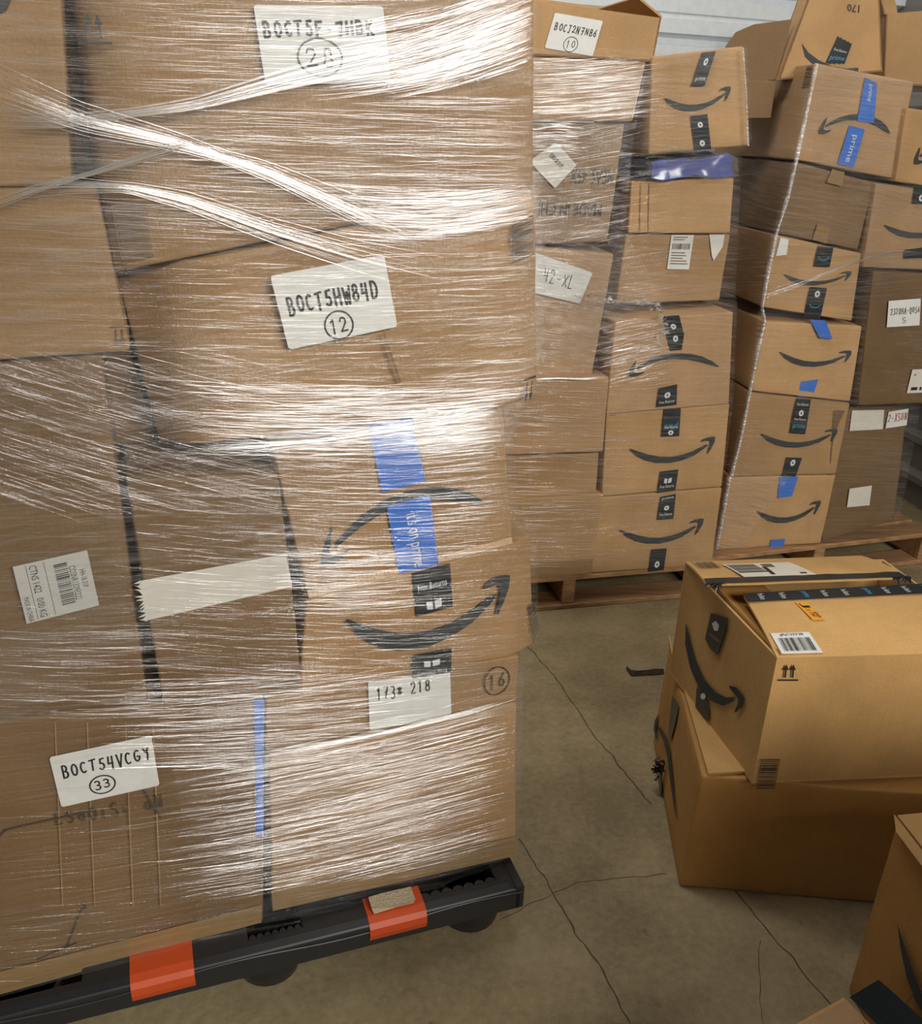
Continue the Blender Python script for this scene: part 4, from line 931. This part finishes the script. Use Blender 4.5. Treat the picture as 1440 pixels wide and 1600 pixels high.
# ---------------------------------------------------------------- stretch film
def interp(tab, y):
    for (a, b), (c, d) in zip(tab, tab[1:]):
        if y <= c: return b+(d-b)*(y-a)/(c-a) if c > a else d
    return tab[-1][1]
def film_sheet(name, parent, plane, inset, yt, yb, xl, xr, mat, rows=160, cols=70, back=(.0, .0), amp=.0018, uvs=1.0, slope=0.0, tear=0):
    """yt,yb: (left,right) pixel heights of the top and bottom edge; xl,xr: tables (share of height -> pixel x); back: how far it runs round the left / right corner"""
    vs, fs, uv = [], [], []
    rr = .010; arc_ = [(rr*sin(q), rr*(1-cos(q))) for q in (.4, .8, 1.2, 1.57)]
    br = [(o_, d_) for o_, d_ in arc_]+[(rr, rr+q*back[1]) for q in (.12, .45, .9)] if back[1] else []
    bl = [(o_, d_) for o_, d_ in reversed(arc_)] if back[0] else []
    if back[0]: bl = [(rr, rr+q*back[0]) for q in (.9, .45, .12)]+bl
    n = len(bl)+cols+1+len(br)
    for j in range(rows+1):
        v = j/rows
        x0, x1 = interp(xl, v), interp(xr, v)
        for i in range(n):
            k = min(max(i-len(bl), 0), cols); u = k/cols
            x = x0+(x1-x0)*u; ya = yt[0]+(yt[1]-yt[0])*u; yz = yb[0]+(yb[1]-yb[0])*u
            if tear: 
                ya += tear*NZ.noise(V((u*7, inset*50, 1))); yz += tear*NZ.noise(V((u*7, inset*50, 7)))
            p = plane.at(x, ya+(yz-ya)*v, inset)
            au = (p-plane.p).dot(plane.a); z = p.z
            e = min(1, 12*min(u, 1-u)+.15)
            p = p+plane.n*(amp*(NZ.noise(V((au*5, z*90+au*slope*90, 3)))+.7*NZ.noise(V((au*14, z*260+au*slope*260, 8))))*e)
            if i < len(bl): o_, d_ = bl[i]; p = p-plane.n*d_-plane.a*o_; au -= o_+d_
            elif i > len(bl)+cols: o_, d_ = br[i-len(bl)-cols-1]; p = p-plane.n*d_+plane.a*o_; au += o_+d_
            vs.append(p); uv.append((au*uvs, (z+au*slope)*uvs))
    fs = [[j*n+i, (j+1)*n+i, (j+1)*n+i+1, j*n+i+1] for j in range(rows) for i in range(n-1)]
    return mesh(name, vs, fs, mat, parent, True, uv)
def creases(parent, plane, inset, regions, seed, clip=None, share=1.0, thin=1.0):
    """fine ridges where the film is pulled tight: (pixel quad, count, slope lo, slope hi, length lo, hi, width mm lo, hi)"""
    rnd = random.Random(seed); vs, fs = [], []
    for q, cnt, s0, s1, l0, l1, w0, w1 in regions:
        for _ in range(int(cnt*share)):
            u, v = rnd.random(), rnd.random()
            x = (q[0][0]*(1-u)+q[1][0]*u)*(1-v)+(q[3][0]*(1-u)+q[2][0]*u)*v
            y = (q[0][1]*(1-u)+q[1][1]*u)*(1-v)+(q[3][1]*(1-u)+q[2][1]*u)*v
            ln = rnd.uniform(l0, l1); sl = s0+(s1-s0)*u+rnd.gauss(0, .025); w = rnd.uniform(w0, w1)/1000*thin; bow = rnd.gauss(0, .012)*ln
            if clip:
                over = x+ln/2-interp(clip, y)
                if over > 0: x -= over+rnd.uniform(0, 6)
            k = len(vs); m = 5; tl = rnd.uniform(-.7, .7)
            for i in range(m):
                a = i/(m-1)-.5; px, py = x+a*ln, y+sl*a*ln+bow*(1-4*a*a)+rnd.gauss(0, .25)
                p = plane.at(px, py, inset); e = (1-4*a*a)*.9+.1; up_ = V((0, 0, 1))
                vs += [p+up_*w*e*.5, p+plane.n*(w*.45*e)+up_*(w*tl*.4*e), p-up_*w*e*.5]
            for i in range(m-1):
                for c in (0, 1): fs.append([k+3*i+c, k+3*(i+1)+c, k+3*(i+1)+c+1, k+3*i+c+1])
    o = mesh('film_creases', vs, fs, CREASE, parent, True); o['kind'] = 'stuff'
    return o
def strand(parent, plane, inset, pts, w, mat, nf=5, seed=1):
    """a gathered rope of film: many fine pleats side by side, closing up at its waist"""
    rnd = random.Random(seed); vs, fs = [], []; waist = rnd.uniform(.25, .5)
    for f_ in range(nf*3):
        off = rnd.gauss(0, .33)*w; k = len(vs); m = 20; ww = rnd.uniform(.35, 1.1)/1000; a0 = rnd.uniform(0, .12); a1_ = rnd.uniform(.8, 1); tl = rnd.uniform(-.8, .8)
        for i in range(m+1):
            r_ = a0+(a1_-a0)*i/m; s = r_*(len(pts)-1); a = min(int(s), len(pts)-2); tt = s-a
            x = pts[a][0]*(1-tt)+pts[a+1][0]*tt; y = pts[a][1]*(1-tt)+pts[a+1][1]*tt
            p = plane.at(x, y, inset-.002*rnd.random()*.2)+V((0, 0, off*(.45+2.2*abs(r_-waist)))); e = (1-(2*i/m-1)**4)*.8+.2
            vs += [p+V((0, 0, ww*e*.5)), p+plane.n*(ww*.5*e)+V((0, 0, ww*tl*.4)), p-V((0, 0, ww*e*.5))]
        for i in range(m):
            for c in (0, 1): fs.append([k+3*i+c, k+3*(i+1)+c, k+3*(i+1)+c+1, k+3*i+c+1])
    o = mesh('film_strand', vs, fs, mat, parent, True); o['kind'] = 'stuff'
    return o

def corner_fold(parent, plane, inset, pts, r=.009, side=-1):
    """layers of film pulled tight round an upright corner: a thin rounded strip"""
    vs, fs, uv = [], [], []; m = 60; k = 8
    for i in range(m+1):
        s_ = i/m*(len(pts)-1); a = min(int(s_), len(pts)-2); tt = s_-a
        x = pts[a][0]*(1-tt)+pts[a+1][0]*tt; y = pts[a][1]*(1-tt)+pts[a+1][1]*tt
        p = plane.at(x, y, inset); rr = r*(.6+.8*abs(NZ.noise(p*14)))
        for j in range(k):
            q = -.35+1.75*j/(k-1)
            c = p+plane.a*side*(rr*sin(q))-plane.n*(rr*(1-cos(q)))+V((0, 0, .0012*NZ.noise(V((i*1.7, j*.2, 0)))))
            vs.append(c); uv.append((q*rr*2, p.z))
    fs = [[i*k+j, (i+1)*k+j, (i+1)*k+j+1, i*k+j+1] for i in range(m) for j in range(k-1)]
    return mesh('film_corner', vs, fs, FOLD, parent, True, uv)
# nearest stack
t = thing('stretch_wrap', 'clear stretch film wound round the nearest stack on the black pallet', 'film', PLN.at(300, 1480)-PLN.n*.3)
xlL = [(0, -188), (.4, -150), (1, -128)]
xrL = [(0, 839), (.26, 837), (.28, 845), (.49, 846), (.505, 792), (.63, 806), (.64, 834), (.76, 836), (.78, 813), (1, 808)]
film_sheet('film_layer', t, PLN, -.014, (-80, -80), (1592, 1338), xlL, xrL, FILM, 230, 90, (.5, .6), .0020, 1, .05)
film_sheet('film_layer', t, PLN, -.019, (-80, -80), (1200, 700), xlL, [(0, 838), (.36, 838), (.40, 846), (.80, 846), (1, 792)], FILM, 160, 80, (0, .3), .0024, 1, -.18, 30)
film_sheet('film_layer', t, PLN, -.018, (1130, 1030), (1560, 1335), [(0, 260), (1, 330)], [(0, 830), (.2, 812), (1, 806)], FILM, 90, 60, (0, .3), .0022, 1, .10, 14)
R_ = []
R_ += [([(520, 40), (835, -20), (835, 90), (560, 150)], 420, -.10, -.42, 40, 190, .5, 1.6), ([(600, 90), (834, 10), (832, 110), (640, 150)], 180, -.2, -.4, 30, 120, .6, 2.0)]
R_ += [([(540, 290), (840, 300), (800, 350), (560, 390)], 330, .12, -.22, 40, 180, .5, 1.7)]
R_ += [([(0, 0), (560, 0), (560, 130), (0, 180)], 210, .06, .0, 60, 260, .4, 1.1), ([(0, 180), (830, 150), (830, 300), (0, 420)], 480, .05, .02, 60, 240, .4, 1.2), ([(0, 330), (200, 330), (210, 560), (0, 560)], 150, .04, .03, 50, 180, .4, 1.2)]
R_ += [([(260, 420), (840, 380), (840, 620), (330, 620)], 300, .03, -.06, 40, 160, .35, 1.1)]
R_ += [([(330, 600), (835, 610), (790, 700), (360, 720)], 430, .06, -.12, 50, 220, .5, 1.6), ([(440, 600), (780, 610), (770, 690), (440, 680)], 180, .03, -.08, 50, 200, .6, 1.9)]
R_ += [([(0, 560), (440, 560), (440, 800), (0, 800)], 420, .34, .2, 40, 150, .35, 1.0), ([(0, 600), (440, 560), (440, 760), (0, 800)], 200, -.06, -.22, 40, 150, .35, 1.0)]
R_ += [([(430, 690), (790, 680), (800, 860), (480, 930)], 380, .08, -.12, 40, 170, .4, 1.3), ([(440, 860), (640, 850), (640, 950), (480, 960)], 160, .04, -.1, 40, 150, .5, 1.6)]
R_ += [([(200, 760), (470, 760), (470, 1060), (250, 1060)], 180, .1, .02, 40, 160, .35, .9), ([(430, 940), (800, 900), (810, 1060), (430, 1090)], 260, .05, -.08, 40, 160, .4, 1.1)]
R_ += [([(0, 800), (220, 800), (240, 1000), (0, 1000)], 80, .02, -.1, 40, 150, .35, .9), ([(0, 980), (250, 980), (260, 1120), (0, 1130)], 140, .03, -.05, 60, 200, .4, 1.2)]
R_ += [([(250, 1060), (640, 1050), (640, 1220), (250, 1200)], 420, -.02, -.14, 60, 240, .5, 1.6), ([(330, 1180), (780, 1120), (760, 1330), (330, 1400)], 640, -.16, -.27, 60, 260, .5, 1.9), ([(380, 1230), (640, 1180), (640, 1360), (400, 1400)], 240, -.18, -.26, 60, 220, .7, 2.2)]
R_ += [([(0, 1130), (300, 1100), (330, 1420), (0, 1540)], 170, -.08, -.2, 50, 200, .35, .9), ([(640, 1120), (806, 1090), (806, 1330), (640, 1370)], 120, -.2, -.28, 50, 170, .4, 1.1)]
creases(t, PLN, -.021, R_, 5, [(-90, 834), (290, 834), (300, 842), (620, 842), (640, 788), (850, 802), (1000, 812), (1600, 806)], 1.1, .42)
strand(t, PLN, -.024, [(-20, 128), (130, 186), (280, 222), (420, 268), (560, 330), (690, 388)], .022, CREASE, 12, 2)
strand(t, PLN, -.024, [(-20, 186), (100, 190), (300, 164), (450, 124), (620, 84), (835, 8)], .020, CREASE, 10, 3)
strand(t, PLN, -.025, [(-20, 292), (100, 288), (200, 292), (290, 312), (430, 360), (560, 398), (700, 430)], .018, CREASE, 10, 4)
strand(t, PLN, -.025, [(-20, 320), (60, 292), (150, 268), (260, 232), (340, 205)], .016, CREASE, 7, 6)
strand(t, PLN, -.024, [(300, 706), (500, 690), (700, 660), (800, 634)], .010, CREASE, 5, 8)
strand(t, PLN, -.024, [(420, 1180), (560, 1155), (720, 1118), (808, 1092)], .012, CREASE, 6, 9)

# middle stack
t = thing('stretch_wrap', 'clear stretch film around the middle stack with a crumpled loose edge', 'film', PM.at(900, 896)-PM.n*.2)
film_sheet('film_layer', t, PM, -.022, (76, 74), (902, 880), [(0, 770), (1, 800)], [(0, 1164), (.18, 1172), (.20, 1156), (.48, 1146), (.5, 1149), (.7, 1142), (1, 1113)], FILM, 130, 60, (.3, .5), .0022, 1, .05)
film_sheet('film_layer', t, PM, -.027, (92, 96), (600, 470), [(0, 770), (1, 770)], [(0, 1012), (.3, 990), (.7, 975), (1, 1040)], FILM2, 90, 40, (0, 0), .005, .7, .1, 16)
film_sheet('film_layer', t, PM, -.027, (455, 470), (596, 560), [(0, 780), (1, 780)], [(0, 960), (.3, 1030), (1, 1036)], FILM2, 50, 36, (0, 0), .006, .7, .15, 10)
R_ = [([(835, 90), (1010, 95), (1000, 185), (835, 180)], 260, -.02, -.14, 30, 110, .7, 2.2), ([(835, 190), (985, 195), (960, 375), (835, 370)], 110, -.05, -.25, 20, 90, .6, 1.8), ([(835, 185), (900, 190), (900, 240), (835, 240)], 70, -.1, .1, 15, 50, 1, 3)]
R_ += [([(845, 380), (960, 400), (940, 590), (845, 590)], 260, .12, .3, 15, 60, .7, 2.0), ([(900, 380), (965, 390), (955, 470), (900, 470)], 60, -3, -1.6, 12, 30, .8, 2.2)]
R_ += [([(945, 500), (1050, 500), (1040, 600), (940, 600)], 110, -.3, -.15, 15, 70, .7, 1.9), ([(960, 440), (1130, 440), (1140, 500), (950, 500)], 90, .1, .2, 20, 80, .6, 1.8)]
R_ += [([(1015, 90), (1165, 75), (1165, 235), (1015, 240)], 110, -.05, -.12, 20, 100, .5, 1.2), ([(985, 240), (1150, 240), (1140, 470), (970, 470)], 150, -.15, -.05, 30, 120, .5, 1.3)]
R_ += [([(795, 595), (945, 595), (935, 780), (800, 780)], 150, .02, .06, 30, 100, .5, 1.4), ([(815, 785), (940, 775), (925, 890), (820, 890)], 120, .04, .0, 30, 100, .5, 1.4), ([(945, 600), (1135, 600), (1110, 880), (930, 890)], 120, -.04, -.1, 30, 110, .4, 1.0)]
creases(t, PM, -.03, R_, 6, None, 1.3, .5)
vs, fs, uv = [], [], []                                      # the loose gathered edge of the film
rnd = random.Random(4)
for i in range(90):
    s_ = rnd.random(); pts_ = [(905, 460), (950, 470), (1000, 472), (1028, 476), (1036, 500), (1034, 540)]; q = s_*5; a = min(int(q), 4); tt = q-a
    c = PM.at(pts_[a][0]*(1-tt)+pts_[a+1][0]*tt+rnd.gauss(0, 4), pts_[a][1]*(1-tt)+pts_[a+1][1]*tt+rnd.gauss(0, 3), -.034-rnd.random()*.012); k = len(vs)
    for q in range(4): vs.append(c+V((rnd.uniform(-.013, .013), rnd.uniform(-.006, .006), rnd.uniform(-.008, .008)))); uv.append((rnd.random()*.1, rnd.random()*.1))
    fs += [[k, k+1, k+2], [k+1, k+3, k+2]]
o = mesh('gathered_film_edge', vs, fs, FOLD, t, True, uv); o['kind'] = 'stuff'
strand(t, PM, -.034, [(915, 462), (960, 470), (1000, 473), (1030, 474), (1036, 490), (1034, 545)], .014, CREASE, 8, 2)
corner_fold(t, PM, -.026, [(1161, 74), (1166, 150), (1169, 228)], .006, 1)
strand(t, PM, -.034, [(835, 592), (870, 591), (910, 592), (950, 590)], .006, CREASE, 5, 3)
# far stack
t = thing('stretch_wrap', 'clear stretch film around the far stack, glossy down its corner', 'film', PR.at(1200, 850)-PR.n*.2)
film_sheet('film_layer', t, PR, -.014, (98, 132), (862, 838), [(0, 1274), (.2, 1243), (.36, 1206), (.5, 1190), (.68, 1170), (.86, 1138), (1, 1118)], [(0, 1450), (.7, 1440), (1, 1400)], FILM, 120, 40, (.6, 0), .0022, 1, .06)
film_sheet('film_layer', t, PR, -.018, (742, 740), (858, 852), [(0, 1142), (1, 1122)], [(0, 1240), (.4, 1200), (1, 1160)], FILM2, 40, 30, (0, 0), .006, .6, .1, 6)
R_ = [([(1275, 100), (1425, 128), (1398, 280), (1246, 250)], 200, .08, .16, 30, 110, .6, 1.6), ([(1245, 250), (1440, 290), (1330, 390), (1212, 366)], 130, .2, .3, 30, 120, .5, 1.2), ([(1210, 370), (1440, 400), (1420, 470), (1192, 480)], 190, -.02, -.12, 30, 140, .5, 1.4)]
R_ += [([(1195, 500), (1440, 500), (1330, 740), (1145, 740)], 150, .02, .05, 30, 110, .4, 1.0), ([(1140, 750), (1215, 750), (1180, 855), (1122, 858)], 160, .1, .3, 10, 50, .8, 2.4)]
creases(t, PR, -.02, R_, 7, None, 1.2, .5)
corner_fold(t, PR, -.017, [(1278, 99), (1262, 175), (1246, 251), (1232, 310), (1214, 366), (1203, 420), (1192, 480), (1196, 502), (1184, 556), (1173, 612), (1160, 680), (1144, 744)])
corner_fold(t, PR, -.017, [(1142, 745), (1132, 800), (1121, 858)], .012)
strand(t, PR, -.022, [(1195, 462), (1260, 438), (1330, 410), (1400, 392), (1450, 396)], .012, CREASE, 6, 2)
